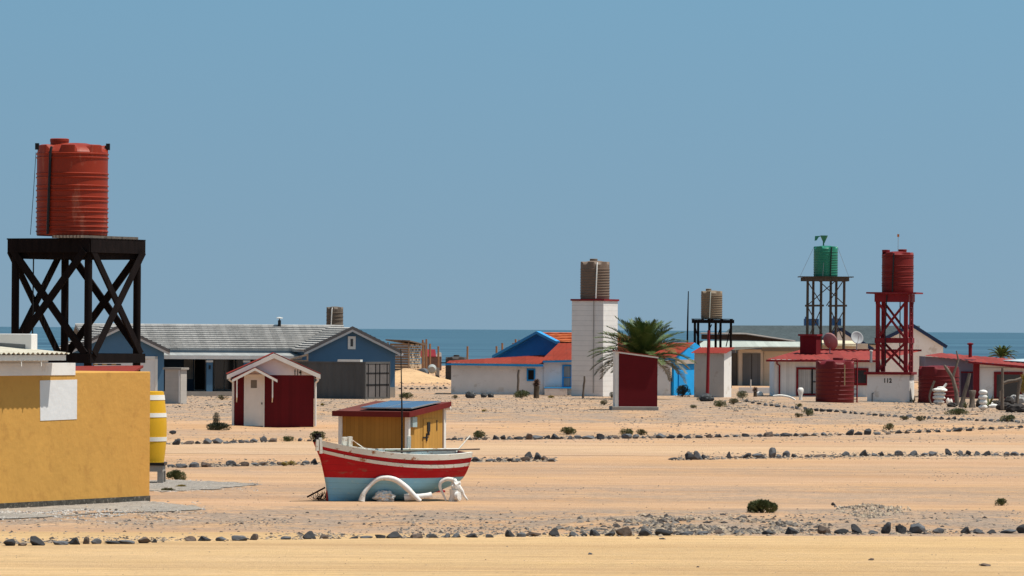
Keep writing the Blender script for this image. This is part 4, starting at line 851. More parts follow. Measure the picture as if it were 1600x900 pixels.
# brown tank on black stand
D_ = 300.0; k = D_ / F; zp_ = zz(1115, 498, D_); cx = X(1114, D_, 500)
bs = thing('tank_stand', 'rickety black timber stand carrying the brown tank above the pale roof', 'stand', (cx, D_, 0))
for i in range(13): xx = -1.25 + i * .2; MB().box(xx - .07, xx + .07, -.75 + rnd.uniform(-.1, .05), .75, zp_ - .05 + rnd.uniform(-.015, .01), zp_ - .002).build('deck_board', cWoodDark, bs)
MB().box(-1.3, 1.3, -.7, -.6, zp_ - .28, zp_ - .066).build('beam', cWoodDark, bs); MB().box(-1.3, 1.25, .6, .7, zp_ - .28, zp_ - .066).build('beam', cWoodDark, bs)
for x_, y_ in ((-1.15, -.6), (-.25, -.6), (.2, .6), (.5, .6), (1.1, -.6), (-.9, .6)): MB().tube([(x_, y_, 0), (x_, y_, zp_ - .1)], .08, 6).build('leg', cWoodDark, bs)
for a, b2 in (((-1.15, -.62, zp_ - .4), (-.75, -.62, 2.4)), ((-.35, -.62, zp_ - .9), (-.1, -.62, zp_ - .35)), ((1.1, -.62, zp_ - .35), (.8, -.62, 2.8)), ((.35, .55, zp_ - 1.0), (.55, .55, zp_ - .3))): MB().beam(a, b2, .08, .06).build('brace', cWoodDark, bs)
tank('brown_water_tank', 'brown ribbed water tank on the black timber stand', (X(1112, D_, 470), D_, zp_ + .002), 16.5 * k, 44 * k, [.1, .18, .26, .34, .42, .5, .58, .66, .74, .82], M('brown_plastic_c', (.19, .14, .095), .6, .07, 1.5, .05), 0, (-.13, .03), M('pale_pipe', (.45, .47, .42), .7, .05), lidoff=(-.3, 0))
MB  # beige house
D_ = 312.0; bo = Vector((X(1170, D_), D_, 0)); bg_ = thing('beige_house', 'beige house with grey double garage doors and a flat pale roof', 'house', bo)
def QQ(px, py, D, o): return P(px, py or 580, D) - o
def wallbox(par, o, px0, px1, D, dep, ztop, mat, name='wall', zb=-.3): return MB().box(QQ(px0, 600, D, o).x, QQ(px1, 600, D, o).x, D - o.y, D - o.y + dep, zb, ztop - o.z).build(name, mat, par)
cBei = M('beige_plaster', (.56, .46, .35), .85, .06, 1, .1, boards=('z', .2, .04, .93)); cBei2 = M('beige_render', (.54, .45, .36), .85, .06, 1, .1)
wallbox(bg_, bo, 1154, 1192, D_, 5, zz(1170, 546, D_), cBei2); wallbox(bg_, bo, 1192.5, 1262, D_ + .25, 5, zz(1220, 548, D_), cBei)
wallbox(bg_, bo, 1100, 1154, D_ + 1.5, 3, zz(1120, 552, D_), M('grey_boards', (.17, .16, .155), .85, .1, 2, .1, boards=('x', .25, .1, .6)))
gd = wallbox(bg_, bo, 1160, 1188, D_ - .05, .04, zz(1170, 552, D_), M('garage_grey', (.115, .115, .118), .7, .06, 2, .05, boards=('x', .13, .06, .8)), 'garage_door'); wallbox(bg_, bo, 1173.8, 1174.4, D_ - .07, .015, zz(1170, 552.5, D_), cDark, 'door_gap')
wallbox(bg_, bo, 1190, 1270, D_ - .08, .1, zz(1225, 543, D_), M('grey_fascia', (.20, .19, .185), .7, .05), 'fascia', zz(1225, 549, D_))
cPale = M('pale_sheet', (.40, .42, .37), .6, .08, 1, .05, (.32, .33, .29), .4, 2, boards=('x', .3, .05, .9))
MB().prism([QQ(1085, 543, D_ - 1, bo), QQ(1150, 545.5, D_ - 1, bo), QQ(1192, 541.5, D_ - 1, bo), QQ(1262, 541.5, D_ - 1, bo), QQ(1262, 534, D_ + 5, bo), QQ(1100, 532.5, D_ + 5, bo)], (0, 0, -.06)).build('roof', cPale, bg_)
cBrown = M('dark_brown_board', (.045, .032, .027), .8, .15)
dh = thing('dark_shed', 'low dark brown flat roofed shed behind the pale roof of the beige house', 'shed', (X(1165, 326), 326, 0)); o_ = dh.location
MB().prism([QQ(1096, 530, 326, o_), QQ(1238, 534, 326, o_), QQ(1228, 531.5, 326, o_), QQ(1165, 523.5, 326, o_), QQ(1096, 522.5, 326, o_)], (0, .3, 0)).build('front_board', cBrown, dh)
MB().prism([QQ(1094, 522, 325.8, o_), QQ(1165, 523, 325.8, o_), QQ(1240, 534, 325.8, o_), QQ(1243, 533, 329, o_), QQ(1165, 521, 331, o_), QQ(1096, 520.5, 331, o_)], (0, 0, .05)).build('roof', M('weathered_felt', (.19, .165, .15), .9, .25, 2), dh)
MB().box(QQ(1096, 0, 326, o_).x, QQ(1236, 0, 326, o_).x, .4, 4, -.2, QQ(1160, 533, 326, o_).z).build('wall', M('shed_grey', (.13, .13, .14), .9), dh)
yel = MB().prism([P(1214, 541, 313) - bo, P(1262, 541.2, 313) - bo, P(1262, 537, 316) - bo, P(1222, 539, 316) - bo], (0, 0, .04)).build('cream_sheet', M('cream_sheet', (.60, .52, .36), .7, .06), bg_)
cb = thing('cream_shed', 'low cream roofed shed beneath the green tank tower', 'shed', (X(1300, 318), 318, 0)); o_ = cb.location.copy()
MB().box(QQ(1275, 0, 318, o_).x, QQ(1356, 0, 318, o_).x, 0, 3, -.2, QQ(1320, 537, 318, o_).z).build('wall', cBei2, cb)
MB().prism([QQ(1272, 537.5, 317.8, o_), QQ(1338, 540, 317.8, o_), QQ(1336, 532.5, 322, o_), QQ(1276, 531, 322, o_)], (0, 0, -.08)).build('roof', M('cream_sheet', (.6, .5, .35)), cb)
# far big roof building
D_ = 345.0; fo_ = Vector((X(1300, D_), D_, 0)); fh = thing('green_roofed_house', 'large far house with a dark grey-green roof and white gables trimmed in navy', 'house', fo_)
cGR = M('slate_green_roof', (.055, .070, .075), .85, .20, 1.6, .2, (.035, .048, .052), .45, 7)
rf = MB(); R1 = [QQ(1118, 533, D_, fo_), QQ(1440, 538, D_, fo_), QQ(1437, 509, D_ + 4, fo_), QQ(1145, 508.5, D_ + 4, fo_)]
rf.prism(R1, (0, 0, -.1)); rf.prism([R1[3], R1[2], R1[2] + Vector((0, 5, -1.6)), R1[3] + Vector((0, 5, -1.6))], (0, 0, -.1)); rf.build('roof', cGR, fh)
MB().box(QQ(1125, 0, D_, fo_).x, QQ(1436, 0, D_, fo_).x, .4, 8, -.3, QQ(1200, 534, D_, fo_).z).build('wall', cWhiteWall, fh)
cNavy = M('navy_trim', (.018, .035, .085), .7, .05)
def gableF(ax, ay, lx, ly, rx, ry, D, base, roofback=4):
    a, l, r = QQ(ax, ay, D, fo_), QQ(lx, ly, D, fo_), QQ(rx, ry, D, fo_)
    MB().prism([(l.x, l.y, base), (r.x - .15, r.y, base), (r.x - .15, r.y, r.z), a - Vector((0, 0, .12)), (l.x, l.y, l.z)], (0, .3, 0)).build('gable_wall', cWhiteWall, fh)
    for e in (l, r): MB().beam(a - Vector((0, .2, 0)), e - Vector((0, .2, 0)) + (e - a) * .04, .12, .24).build('navy_bargeboard', cNavy, fh)
    mb = MB()
    for e in (l, r): mb.prism([e, a, a + Vector((0, roofback, 0)), e + Vector((0, roofback, 0))], (0, 0, .05))
    mb.build('gable_roof', cGR, fh)
gableF(1312, 513.5, 1273, 539, 1362, 545, 336, .5); gableF(1425, 508, 1376, 532, 1477, 541, 336, .5)
for a, b2, c, d in ((1257, 1279.5, 498, 508.5), (1300.5, 1314.5, 497.5, 508.5)):
    solo(MB().box(0, (b2 - a) * .0466, 0, .9, 0, (d - c) * .0466 + .3).box(.05, .25, .2, .4, (d - c) * .0466 + .3, (d - c) * .0466 + .45), 'blue_water_box', M('faded_blue', (.05, .12, .24), .7, .1), f"{'wider' if a < 1290 else 'narrower'} of two blue boxes on the far roof behind the green tank's tower", 'tank box', P(a, d, 350) - Vector((0, 0, .3)))
# ---- green tank tower
D_ = 318.0; k = D_ / F; cx = X(1290, D_, 440); zp_ = zz(1290, 432, D_)
cWoodMid = M('weathered_dark_timber', (.075, .058, .048), .9, .25, 4, .5, (.04, .03, .026), .42, 6, sz=(2, 2, .6), spec=.1)
gt = thing('timber_tower', 'tall grey round pole tower with many cross braces under the green tank', 'tower', (cx, D_, 0))
lx = [(1261, -.75), (1282, -.75), (1297, -.75), (1318, -.75), (1272, .75), (1308, .75)]
L_ = {px: ((px - 1290) * k, y) for px, y in lx}
for px, (x_, y_) in L_.items(): MB().tube([(x_ - .03, y_, 0), (x_, y_, zp_ - .2)], [.10, .085], 8).build('leg', cWoodMid, gt, smooth=True)
zm = zz(1290, 478, D_)
for a, b2 in ((1261, 1282), (1297, 1318), (1282, 1297)):
    xa, xb = L_[a][0], L_[b2][0]
    if a != 1282: MB().beam((xa - .18, -.86, zm), (xb + .18, -.86, zm + .02), .06, .13).build('middle_rail', cWoodMid, gt)
for (a, b2, c, d) in ((1258, 436, 1284, 478), (1318, 436, 1290, 478), (1275, 436, 1316, 474), (1305, 438, 1262, 476), (1262, 482, 1284, 522), (1282, 482, 1264, 524), (1296, 482, 1316, 530), (1318, 484, 1298, 520)):
    MB().beam(((a - 1290) * k, -.9, zz(1290, b2, D_)), ((c - 1290) * k, -.9, zz(1290, d, D_)), .09, .06).build('brace', cWoodMid, gt)
MB().beam((L_[1261][0] - .1, 0, zm), (L_[1261][0] - .1, 0, zm), .06, .1) if False else None
for i in range(24): xx = -1.75 + i * .152; MB().box(xx - .05, xx + .05, -1.1 + rnd.uniform(-.06, .06), 1.0, zp_ - .06, zp_ - .004).build('deck_board', cWoodMid, gt)
for y_ in (-.9, .75): MB().box(-1.6, 1.5, y_ - .06, y_ + .06, zp_ - .32, zp_ - .07).build('beam', cWoodMid, gt)
cGrn = M('green_plastic', (.008, .16, .10), .45, .08, 1.5, .04, (.02, .24, .15), .28, 3, spec=.4)
gk = tank('green_water_tank', 'bright green ribbed water tank on the tall pole tower', (cx, D_, zp_), 18.7 * k, 48 * k, [.06, .14, .22, .30, .38, .46, .54, .62, .70, .80], cGrn, 0, (.30, .035), lid=False, lugs=5)
for a in (-1.7, 1.5): MB().tube([((18.7 * k) * (1 if a > 0 else -1), 0, 48 * k * .95), (a, -.3, .02)], .012, 5).build('guy_wire', cSteel, gk)
MB().tube([(-.1, -.6, 48 * k), (-.25, -.9, .02)], .012, 5).build('guy_wire', cSteel, gk)
zt_ = 48 * k; mb = MB(); mb.tube([(-.15, 0, zt_ - .05), (-.15, 0, zt_ + .25)], .05, 8); mb.build('mast', cGrn, gk)
MB().lathe([(.06, zt_ + .2), (.09, zt_ + .3), (.24, zt_ + .62), (.25, zt_ + .68), (.2, zt_ + .68)], 20, -.12, 0).build('funnel', cGrn, gk, smooth=True)
MB().prism([(-.30, -.02, zt_ + .66), (-.72, -.02, zt_ + .64), (-.74, -.02, zt_ + .32), (-.60, -.02, zt_ + .36), (-.48, -.02, zt_ + .56)], (0, .05, 0)).build('vane', cGrn, gk)
# ---- red tower on white box 112
q = G(1421, 629); D_ = q.y; k = D_ / F; hz_ = 514.5 + .0059 * 600; th = math.atan2(11, 65)
zq_ = lambda py: 3.8 - (py - hz_) * k
rb = thing('white_pump_house', 'low white box hut numbered 112 with a red roof slab under the red tower', 'hut', q, -math.degrees(th) * 0 - 14)
wx = 65 * k / cos(radians(14)); wy = 11 * k / sin(radians(14)); ztop = zq_(585.5) - q.z
MB().box(-wx, 0, 0, wy, -.2, ztop).build('wall', cWhiteWall, rb)
MB().box(-wx - .15, .12, -.15, wy + .1, ztop + .002, ztop + .13).build('roof_slab', cRedTrim, rb)
MB().box(.004, .012, .1, wy - .05, .05, ztop - .4).build('side_door', cWhiteTrim, rb)
text('112', .30, cBlack, rb, (-1.12, -.012, ztop - .40), (pi / 2, 0, 0), .85)
MB().tube([(-1.9, -.04, 0), (-1.9, -.04, .45), (-1.82, -.05, .47)], .02, 6).build('tap', cBlack, rb)
rt = thing('red_tower', 'dark red timber tower with ladder carrying the red tank above hut 112', 'tower', (X(1415, D_ + .3, 590), D_ + .3, q.z + ztop + .13), -14)
z0t = q.z + ztop + .13; zP = zq_(458) - z0t; wr = 43 * k / cos(radians(14)); dr_ = 14 * k / sin(radians(14)); dr_ = min(dr_, 1.7)
cn = [(0, 0), (-wr, 0), (-wr, dr_), (0, dr_)]
for x_, y_ in cn: MB().box(x_ - .095, x_ + .095, y_ - .095, y_ + .095, 0, zP - .1).build('leg', cRedTrim, rt)
zm = zq_(532) - z0t
for i in range(4):
    (ax, ay), (bx2, by2) = cn[i], cn[(i + 1) % 4]; mid = Vector(((ax + bx2) / 2, (ay + by2) / 2, 0)); o = (mid - Vector((-wr / 2, dr_ / 2, 0))).normalized(); A_, B_ = Vector((ax, ay, 0)), Vector((bx2, by2, 0)); d = (B_ - A_).normalized()
    MB().beam(A_ - d * .1 + o * .12 + Vector((0, 0, zm)), B_ + d * .1 + o * .12 + Vector((0, 0, zm)), .05, .26).build('middle_rail', cRedTrim, rt)
    MB().beam(A_ - d * .12 + o * .13 + Vector((0, 0, zP - .24)), B_ + d * .12 + o * .13 + Vector((0, 0, zP - .24)), .06, .40).build('top_rail', cRedTrim, rt)
    for za, zb3 in ((zm + .1, zP - .45), (.05, zm - .1)):
        MB().beam(A_ + o * .10 + Vector((0, 0, zb3)), B_ + o * .10 + Vector((0, 0, za)), .12, .04, up=o).build('brace', cRedTrim, rt)
        if i in (0,): MB().beam(B_ + o * .145 + Vector((0, 0, zb3)), A_ + o * .145 + Vector((0, 0, za)), .12, .04, up=o).build('brace', cRedTrim, rt)
MB().box(-wr - .55, .55, -.35, dr_ + .3, zP - .03, zP + .05).build('platform', cRedTrim, rt)
ld = MB()
for y_ in (.35, .8): ld.box(.14, .19, y_ - .03, y_ + .03, 0, zP - .05)
for i in range(12): ld.box(.145, .185, .35, .8, .25 + i * .3, .29 + i * .3)
ld.build('ladder', cRedTrim, rt)
MB().tube([(-.95, -.2, zP - .1), (-1.02, -.22, zP * .5), (-1.0, -.15, .3)], .03, 6).build('pipe', cBlack, rt)
MB().tube([(-.35, .3, zP - .1), (-.36, .35, .3)], .03, 6).build('pipe', cBlack, rt)
cxx = X(1402.5, D_ + .3 + dr_ / 2, 458)
rk = tank('red_water_tank', 'dark red ribbed water tank with an aerial on top of the red tower', (cxx, D_ + .3 + dr_ / 2, z0t + zP + .053), 24.7 * k, 64 * k, [.16, .21, .30, .35, .44, .49, .60, .65, .86, .91], M('red_plastic', (.16, .012, .010), .55, .08, 1.5, .04, (.21, .03, .024), .28, 3), 0, (-.30, .035), lidoff=(.3, 0), lugs=5)
MB().lathe([(.2, 64 * k - .05), (.2, 64 * k + .08), (.02, 64 * k + .09)], 16, -.6, 0).build('lid', cRedTrim, rk)
ap = MB().tube([(0, -.1, 64 * k), (.01, -.1, 64 * k + .88)], .012, 5).build('aerial', cSteel, rk); MB().box(-.04, .06, -.13, -.07, 64 * k + .74, 64 * k + .88).build('tip', M('orange_tip', (.5, .15, .02), .6), ap)
# ---- red house
D_ = 262.0; k = D_ / F; ho = Vector((X(1210, D_), D_, 0)); rh = thing('red_roofed_house', 'white boarded house with a red sheet roof, red window frames and a red chimney', 'house', ho)
cWB = M('white_boards', (.70, .68, .65), .8, .06, 1.2, .1, boards=('x', .16, .06, .85)); cLil = M('lilac_plaster', (.25, .20, .235), .85, .06, 1, .1)
wallbox(rh, ho, 1210, 1372, D_, 5, zz(1290, 563, D_), cWB)
cRoofP = M('pink_red_roof', (.235, .044, .038), .75, .14, .8, .06, (.16, .042, .036), .42, 1.5, boards=('x', .76, .03, .8), spec=.05)
corr(MB(), QQ(1197, 561.5, D_ - .6, ho), QQ(1372, 562.5, D_ - .6, ho), QQ(1440, 548.5, D_ + 5, ho), QQ(1249, 547, D_ + 5, ho), .3, .015, .03).build('roof', cRoofP, rh)
MB().prism([QQ(1197, 561.8, D_ - .62, ho), QQ(1372, 562.9, D_ - .62, ho), QQ(1372, 566, D_ - .62, ho), QQ(1197, 565, D_ - .62, ho)], (0, .05, 0)).build('gutter', cRedTrim, rh)
MB().prism([QQ(1273, 547.5, D_ + 4.9, ho), QQ(1440, 549, D_ + 4.9, ho), QQ(1440, 546, D_ + 4.9, ho), QQ(1273, 545, D_ + 4.9, ho)], (0, .1, 0)).build('ridge_cap', cRedTrim, rh)
a = QQ(1214, 565, D_ - .5, ho); b2 = QQ(1218, 571, D_ - .08, ho); MB().tube([a, a - Vector((0, 0, .12)), b2, (b2.x, b2.y, .05)], .045, 8).build('downpipe', cRedTrim, rh, smooth=True)
def fwin(par, o, a, b2, c, d, D, fm, gm, nv=1, fw=.1, hb=False, mull=None):
    return frame_win(par, QQ(a, 0, D, o).x, QQ(b2, 0, D, o).x, D - o.y - .002, QQ((a + b2) / 2, d, D, o).z, QQ((a + b2) / 2, c, D, o).z, fm, gm, fw, nv, hb=hb)
cWhiteCurt = M('net_curtain', (.42, .41, .39), .9, .1, 3, 0, boards=('x', .12, .3, .82))
f_ = fwin(rh, ho, 1244, 1281, 574, 618, D_, cRedTrim, cWhiteCurt, 1, .12); x_ = QQ(1269, 0, D_, ho).x
MB().box(x_ - .05, x_ + .05, -.06, -.03, .35, 1.75).build('mullion', cBlack, f_); MB().box(x_ + .05, x_ + .4, -.055, -.025, 1.0, 1.06).build('transom', cBlack, f_)
fwin(rh, ho, 1333, 1357, 575, 602, D_, cRedTrim, cGlass, 1, .12)
o_ = QQ(1249, 547, D_ + 2.5, ho); c0 = MB().box(0, 27 * k, 0, .9, zz(1265, 549, D_ + 2.5) - .4, zz(1265, 525, D_ + 2.5)); c0.v = [(x + QQ(1249.5, 0, D_ + 2.5, ho).x, y + 2.5, z) for x, y, z in c0.v]
ca = radians(-28); c0 = MB(); zc0, zc1 = zz(1265, 549, D_ + 2.5) - .5, zz(1265, 525, D_ + 2.5)
pc = QQ(1275, 0, D_ + 2.3, ho)
def rotq(x, y): return (pc.x + x * cos(ca) - y * sin(ca), 2.3 + x * sin(ca) + y * cos(ca))
cq = [rotq(*v) for v in ((-.98, 0), (0, 0), (0, .6), (-.98, .6))]; c0.prism([(x, y, zc0) for x, y in cq], (0, 0, zc1 - zc0)); chm = c0.build('chimney', cRedPlain, rh)
cq = [rotq(*v) for v in ((-1.06, -.08), (.08, -.08), (.08, .68), (-1.06, .68))]; MB().prism([(x, y, zc1 + .002) for x, y in cq], (0, 0, .10)).build('chimney_cap', cRedTrim, chm)
a = QQ(1361, 567, D_ - .9, ho); MB().tube([a, a + Vector((0, 0, .62))], .075, 10).build('flue', cSteel, rh); MB().lathe([(.10, a.z + .62), (.10, a.z + .68), (.02, a.z + .7)], 12, a.x, a.y).build('flue_cap', cBarge, rh)
def dish(name, label, px, py, D, r, az, el, mat):
    c = P(px, py, D); t = thing(name, label, 'satellite dish', (c.x, c.y, c.z - r * 1.0))
    nrm = Vector((cos(el) * cos(az), cos(el) * sin(az), sin(el))); xx = nrm.cross(Vector((0, 0, 1))).normalized(); yy = xx.cross(nrm)
    vs = [nrm * -.18 * r]; R_ = 6; n = 28
    for i in range(1, R_ + 1):
        for j in range(n): aa = 2 * pi * j / n; u = i / R_; vs.append(xx * cos(aa) * r * u + yy * sin(aa) * r * u * 1.08 + nrm * (-.18 * r + .30 * r * u * u))
    fs = [(0, 1 + j, 1 + (j + 1) % n) for j in range(n)] + [(1 + (i - 1) * n + j, 1 + i * n + j, 1 + i * n + (j + 1) % n, 1 + (i - 1) * n + (j + 1) % n) for i in range(1, R_) for j in range(n)]
    mb = MB(); mb.add([v + Vector((0, 0, r)) for v in vs], fs); o = mb.build('bowl', mat, t, smooth=60); s = o.modifiers.new('s', 'SOLIDIFY'); s.thickness = .02
    MB().tube([Vector((0, 0, r)) - nrm * .18 * r, Vector((0, .15, r * .6)), (0, .15, -.3)], .03, 6).build('bracket', cSteel, t)
    MB().tube([Vector((0, 0, r)) - yy * r * .9, Vector((0, 0, r)) + nrm * r * .8], .015, 5).build('feed_arm', cSteel, t)
    return t
dish('satellite_dish', 'pink satellite dish tipped sideways on the red roof by the chimney', 1297, 533.5, D_ + 3.0, .46, radians(55), radians(22), M('faded_pink', (.42, .20, .19), .7, .1, 4, .1))
dish('satellite_dish', 'pale grey satellite dish facing the camera on the red roof edge', 1339, 528, D_ + 4.5, .36, radians(-75), radians(25), M('dish_grey', (.33, .33, .33), .6, .08, 3, .05))
# big red tanks on the ground
q = G(1306, 629); k = q.y / F
bt = tank('red_water_tank', 'huge dark red water tank standing on the ground before the red roofed house', (q.x, q.y + .8, q.z - .05), 30 * k, 68 * k, [.1, .2, .3, .4, .5, .6, .7, .8], cBig, 0, None, lidoff=(.15, -.1), lugs=6, ribd=.012)
MB().tube([(.18 * 2.3, -30 * k * .92 - .06, 68 * k * .9), (.41, -1.02, 68 * k * .42)], .03, 6).build('gauge_pipe', M('brass_pipe', (.28, .19, .10), .6), bt)
l2 = MB()
for dx in (0, .30): l2.box(dx - .025, dx + .025, -.03, .03, 0, 68 * k)
for i in range(9): l2.box(.025, .275, -.02, .02, .15 + i * .25, .19 + i * .25)
solo(l2, 'ladder', cRedTrim, 'narrow red ladder fixed upright on the right of the huge red tank', 'ladder', G(1331, 629) + Vector((.02, .35, 0)), -35)
q = G(1470, 630); k = q.y / F
b3 = tank('red_water_tank', 'dark red ribbed water tank on the ground right of hut 112 behind driftwood', (q.x, q.y + 1.2, q.z - .05), 32 * k, 60 * k, [.12, .22, .32, .42, .52, .62, .72], cBig, 30, None, lid=False, lugs=4, ribd=.025)
# right houses
D_ = 262.0; k = D_ / F; h2 = Vector((X(1446, D_), D_, 0)); r2 = thing('red_roofed_house', 'right-hand house with lilac back wall, red sloping roofs and a wide dark window', 'house', h2)
MB().prism([QQ(1446, 600, D_ + .2, h2).xy.to_3d() + Vector((0, 0, -.3)), QQ(1526, 600, D_ + .2, h2).xy.to_3d() + Vector((0, 0, -.3)), QQ(1526, 562, D_ + .2, h2), QQ(1446, 557, D_ + .2, h2)], (0, 4, 0)).build('back_wall', cLil, r2)
corr(MB(), QQ(1443, 555.5, D_ - .1, h2), QQ(1528, 565, D_ - .1, h2), QQ(1590, 561.5, D_ + 5, h2), QQ(1470, 551.5, D_ + 5, h2), .3, .014, .03).build('roof', cRoofP, r2)
MB().box(QQ(1502, 0, D_, h2).x, QQ(1521, 0, D_, h2).x, .12, .19, 0, QQ(1510, 583, D_, h2).z).build('boarded_door', M('plum_boards', (.075, .045, .07), .85, .1, 2, .1, boards=('x', .12, .15, .6)), r2)
MB().box(QQ(1502, 0, D_, h2).x, QQ(1521, 0, D_, h2).x, .10, .19, QQ(1510, 582.8, D_, h2).z, QQ(1510, 580.5, D_, h2).z).build('door_lintel', cRedTrim, r2)
D2 = 258.0; 
MB().box(QQ(1530.5, 0, D2, h2).x, QQ(1640, 0, D2, h2).x, D2 - D_, D2 - D_ + 3.5, -.3, QQ(1580, 571, D2, h2).z - .1).build('front_wall', cWhiteWall, r2)
MB().prism([(QQ(1530.5, 0, D2, h2).x, D2 - D_, QQ(1580, 571, D2, h2).z - .12), (QQ(1640, 0, D2, h2).x, D2 - D_, QQ(1580, 571, D2, h2).z - .12), QQ(1640, 573, D2, h2), QQ(1530.5, 566.5, D2, h2)], (0, .2, 0)).build('wall_head', cWhiteWall, r2)
MB().box(QQ(1521, 0, D2, h2).x, QQ(1530.3, 0, D2, h2).x, D2 - D_ - .06, D2 - D_ + .3, -.2, QQ(1526, 566, D2, h2).z).build('corner_post', cRedTrim, r2)
RA = [QQ(1513, 564.5, D2 - .5, h2), QQ(1640, 575, D2 - .5, h2), QQ(1680, 567, D2 + 5, h2), QQ(1545, 559.5, D2 + 4, h2)]
corr(MB(), *RA, .3, .014, .03).build('front_roof', cRoofP, r2)
MB().prism([RA[0] + Vector((0, -.02, 0)), RA[1] + Vector((0, -.02, 0)), RA[1] + Vector((0, -.02, -.16)), RA[0] + Vector((0, -.02, -.10))], (0, .04, 0)).build('fascia', cRedTrim, r2)
sr = [RA[0].lerp(RA[1], .30).lerp(RA[3].lerp(RA[2], .30), .45), RA[0].lerp(RA[1], .9).lerp(RA[3].lerp(RA[2], .9), .45), RA[0].lerp(RA[1], .9).lerp(RA[3].lerp(RA[2], .9), .95), RA[0].lerp(RA[1], .42).lerp(RA[3].lerp(RA[2], .42), .95)]
MB().prism([v + Vector((0, 0, .05)) for v in sr], (0, 0, .03)).build('pale_sheet', M('pale_blue_sheet', (.42, .48, .50), .5, .08), r2)
fwin(r2, h2, 1553, 1598, 581, 625, D2, cRedTrim, cGlass, 1, .14)
a = QQ(1516, 558, D_ + 3, h2); MB().tube([a, a + Vector((0, 0, .68))], .10, 12).build('flue', cRedTrim, r2); MB().lathe([(.16, a.z + .68), (.18, a.z + .76), (.02, a.z + .80)], 14, a.x, a.y).build('flue_cap', cRedTrim, r2)
# ================================================================ far left-of-centre yard
q = P(638, 587, 385); q.z = 0; ts = thing('timber_stack', 'roofed stack of brown and pale timber beside the blue gable', 'timber stack', q, -40); k = 385 / F
cPl = [M('plank_brown', (.22, .15, .10), .85, .3, 3, .2), M('plank_pale', (.42, .33, .23), .85, .25, 3, .2)]
for i in range(13):
    z_ = .03 + i * .20; mb = MB()
    mb.box(-2.0 + rnd.uniform(-.1, .1), rnd.uniform(-.06, .04), 0, .16, z_, z_ + .17); mb.build('plank_layer', cPl[0], ts)
    mb = MB()
    for j in range(7): y_ = .2 + j * .2; mb.box(-1.6, rnd.uniform(-.1, .08), y_, y_ + .16, z_ + rnd.uniform(-.01, .01), z_ + .15)
    mb.build('plank_layer', cPl[1], ts)
MB().prism([(-2.3, -.2, 2.85), (.3, -.2, 2.78), (.3, 1.9, 2.45), (-2.3, 1.9, 2.6)], (0, 0, .09)).build('roof', cWoodGrey, ts)
for x_, y_ in ((-2.1, -.12), (.12, -.12), (.12, 1.8)): MB().box(x_ - .04, x_ + .04, y_ - .04, y_ + .04, 0, 2.7).build('post', cPl[0], ts)
pn = {0: 'tallest-left', 1: '', }
names = ['first of the four brown posts right of the timber stack', 'second of the four brown posts right of the timber stack', 'third of the four brown posts right of the timber stack', 'fourth of the brown posts right of the timber stack, standing alone', 'single brown post behind the left end of the white house', 'short brown post beyond the white house roof, left of the blue gable', 'taller brown post just left of the dark blue gable', 'small brown post touching the left slope of the dark blue gable', 'tall brown post behind the middle of the blue gable slope', 'last brown post behind the upper blue gable slope']
for (px, py, pb_), nm in zip(((660, 531, 590), (666, 530, 590), (672, 537, 590), (685, 541, 587), (730, 541, 580), (776, 541, 580), (785, 536, 580), (802, 536, 580), (806, 530, 580), (811, 531, 580)), names):
    D = 400 + rnd.uniform(-5, 5); b0 = P(px, pb_, D); solo(MB().tube([(0, 0, 0), (rnd.uniform(-.03, .03), 0, zz(px, py, D))], .085, 6), 'wooden_post', M('orange_post', (.27, .14, .075), .8, .2), nm, 'post', (b0.x, b0.y, 0), group='wooden posts standing before the sea')
fh2 = thing('brick_hut', 'small far brown brick hut with a red roof behind the wooden posts', 'hut', (X(671, 412), 412, 0)); k = 412 / F
MB().box(-.7, 1.0, 0, 2, -.1, zz(670, 557, 412)).build('wall', M('brown_brick', (.16, .10, .08), .9, .3, 5, .3, (.35, .28, .22), .35, 8), fh2)
MB().prism([(-.8, -.1, zz(670, 558, 412)), (.55, -.1, zz(670, 558, 412)), (.45, 1.5, zz(670, 547, 412)), (-.8, 1.5, zz(670, 547, 412))], (0, 0, .06)).build('roof', cRedTrim, fh2)
MB().prism([(.5, -.02, zz(670, 557, 412)), (1.0, -.02, zz(670, 557, 412)), (1.0, -.02, zz(670, 551, 412)), (.7, -.02, zz(670, 549, 412))], (0, .2, 0)).build('gable_block', cWhiteWall, fh2)
sdune = MB(); vs = []; n = 22
cxm, cym = X(632, 322, 600), 322.0
for i in range(n + 1):
    for j in range(n + 1):
        u, v = i / n * 2 - 1, j / n * 2 - 1; r_ = math.hypot(u, v); h = max(0, (1 - r_)) ** .9 * .95 * (1 + .1 * sin(u * 7 + v * 5)) if r_ < 1 else 0
        vs.append((u * 3.6, v * 4, h * (1 if u > 0 else 1) - (.03 if r_ >= 1 else 0)))
sdune.add(vs, [(i * (n + 1) + j, (i + 1) * (n + 1) + j, (i + 1) * (n + 1) + j + 1, i * (n + 1) + j + 1) for i in range(n) for j in range(n)])
o = sdune.build('sand_mound', ground_mat('mound_sand', (.60, .39, .215), (.62, .40, .22), (.3, .2, .2), [], False), smooth=80); o.location = (cxm, cym, .2); tag(o, 'smooth pale heap of sand beside the blue house', 'sand heap')
def cyl(name, label, cat, px, py, D, r, l, mat, horiz=True, rz=0):
    b0 = P(px, py, D); mb = MB().tube([(-l / 2, 0, r), (-l * .42, 0, r), (l * .42, 0, r), (l / 2, 0, r)], [r * .75, r, r, r * .75], 18) if horiz else MB().lathe([(r, 0), (r, l), (.02, l + .02)], 18)
    return solo(mb, name, mat, label, cat, (b0.x, b0.y, .22), rz, smooth=50)
mx = thing('concrete_mixer', 'grey concrete mixer with a pale round drum near the sand heap', 'mixer', (X(675, 345, 595), 345, .22)); k = 345 / F
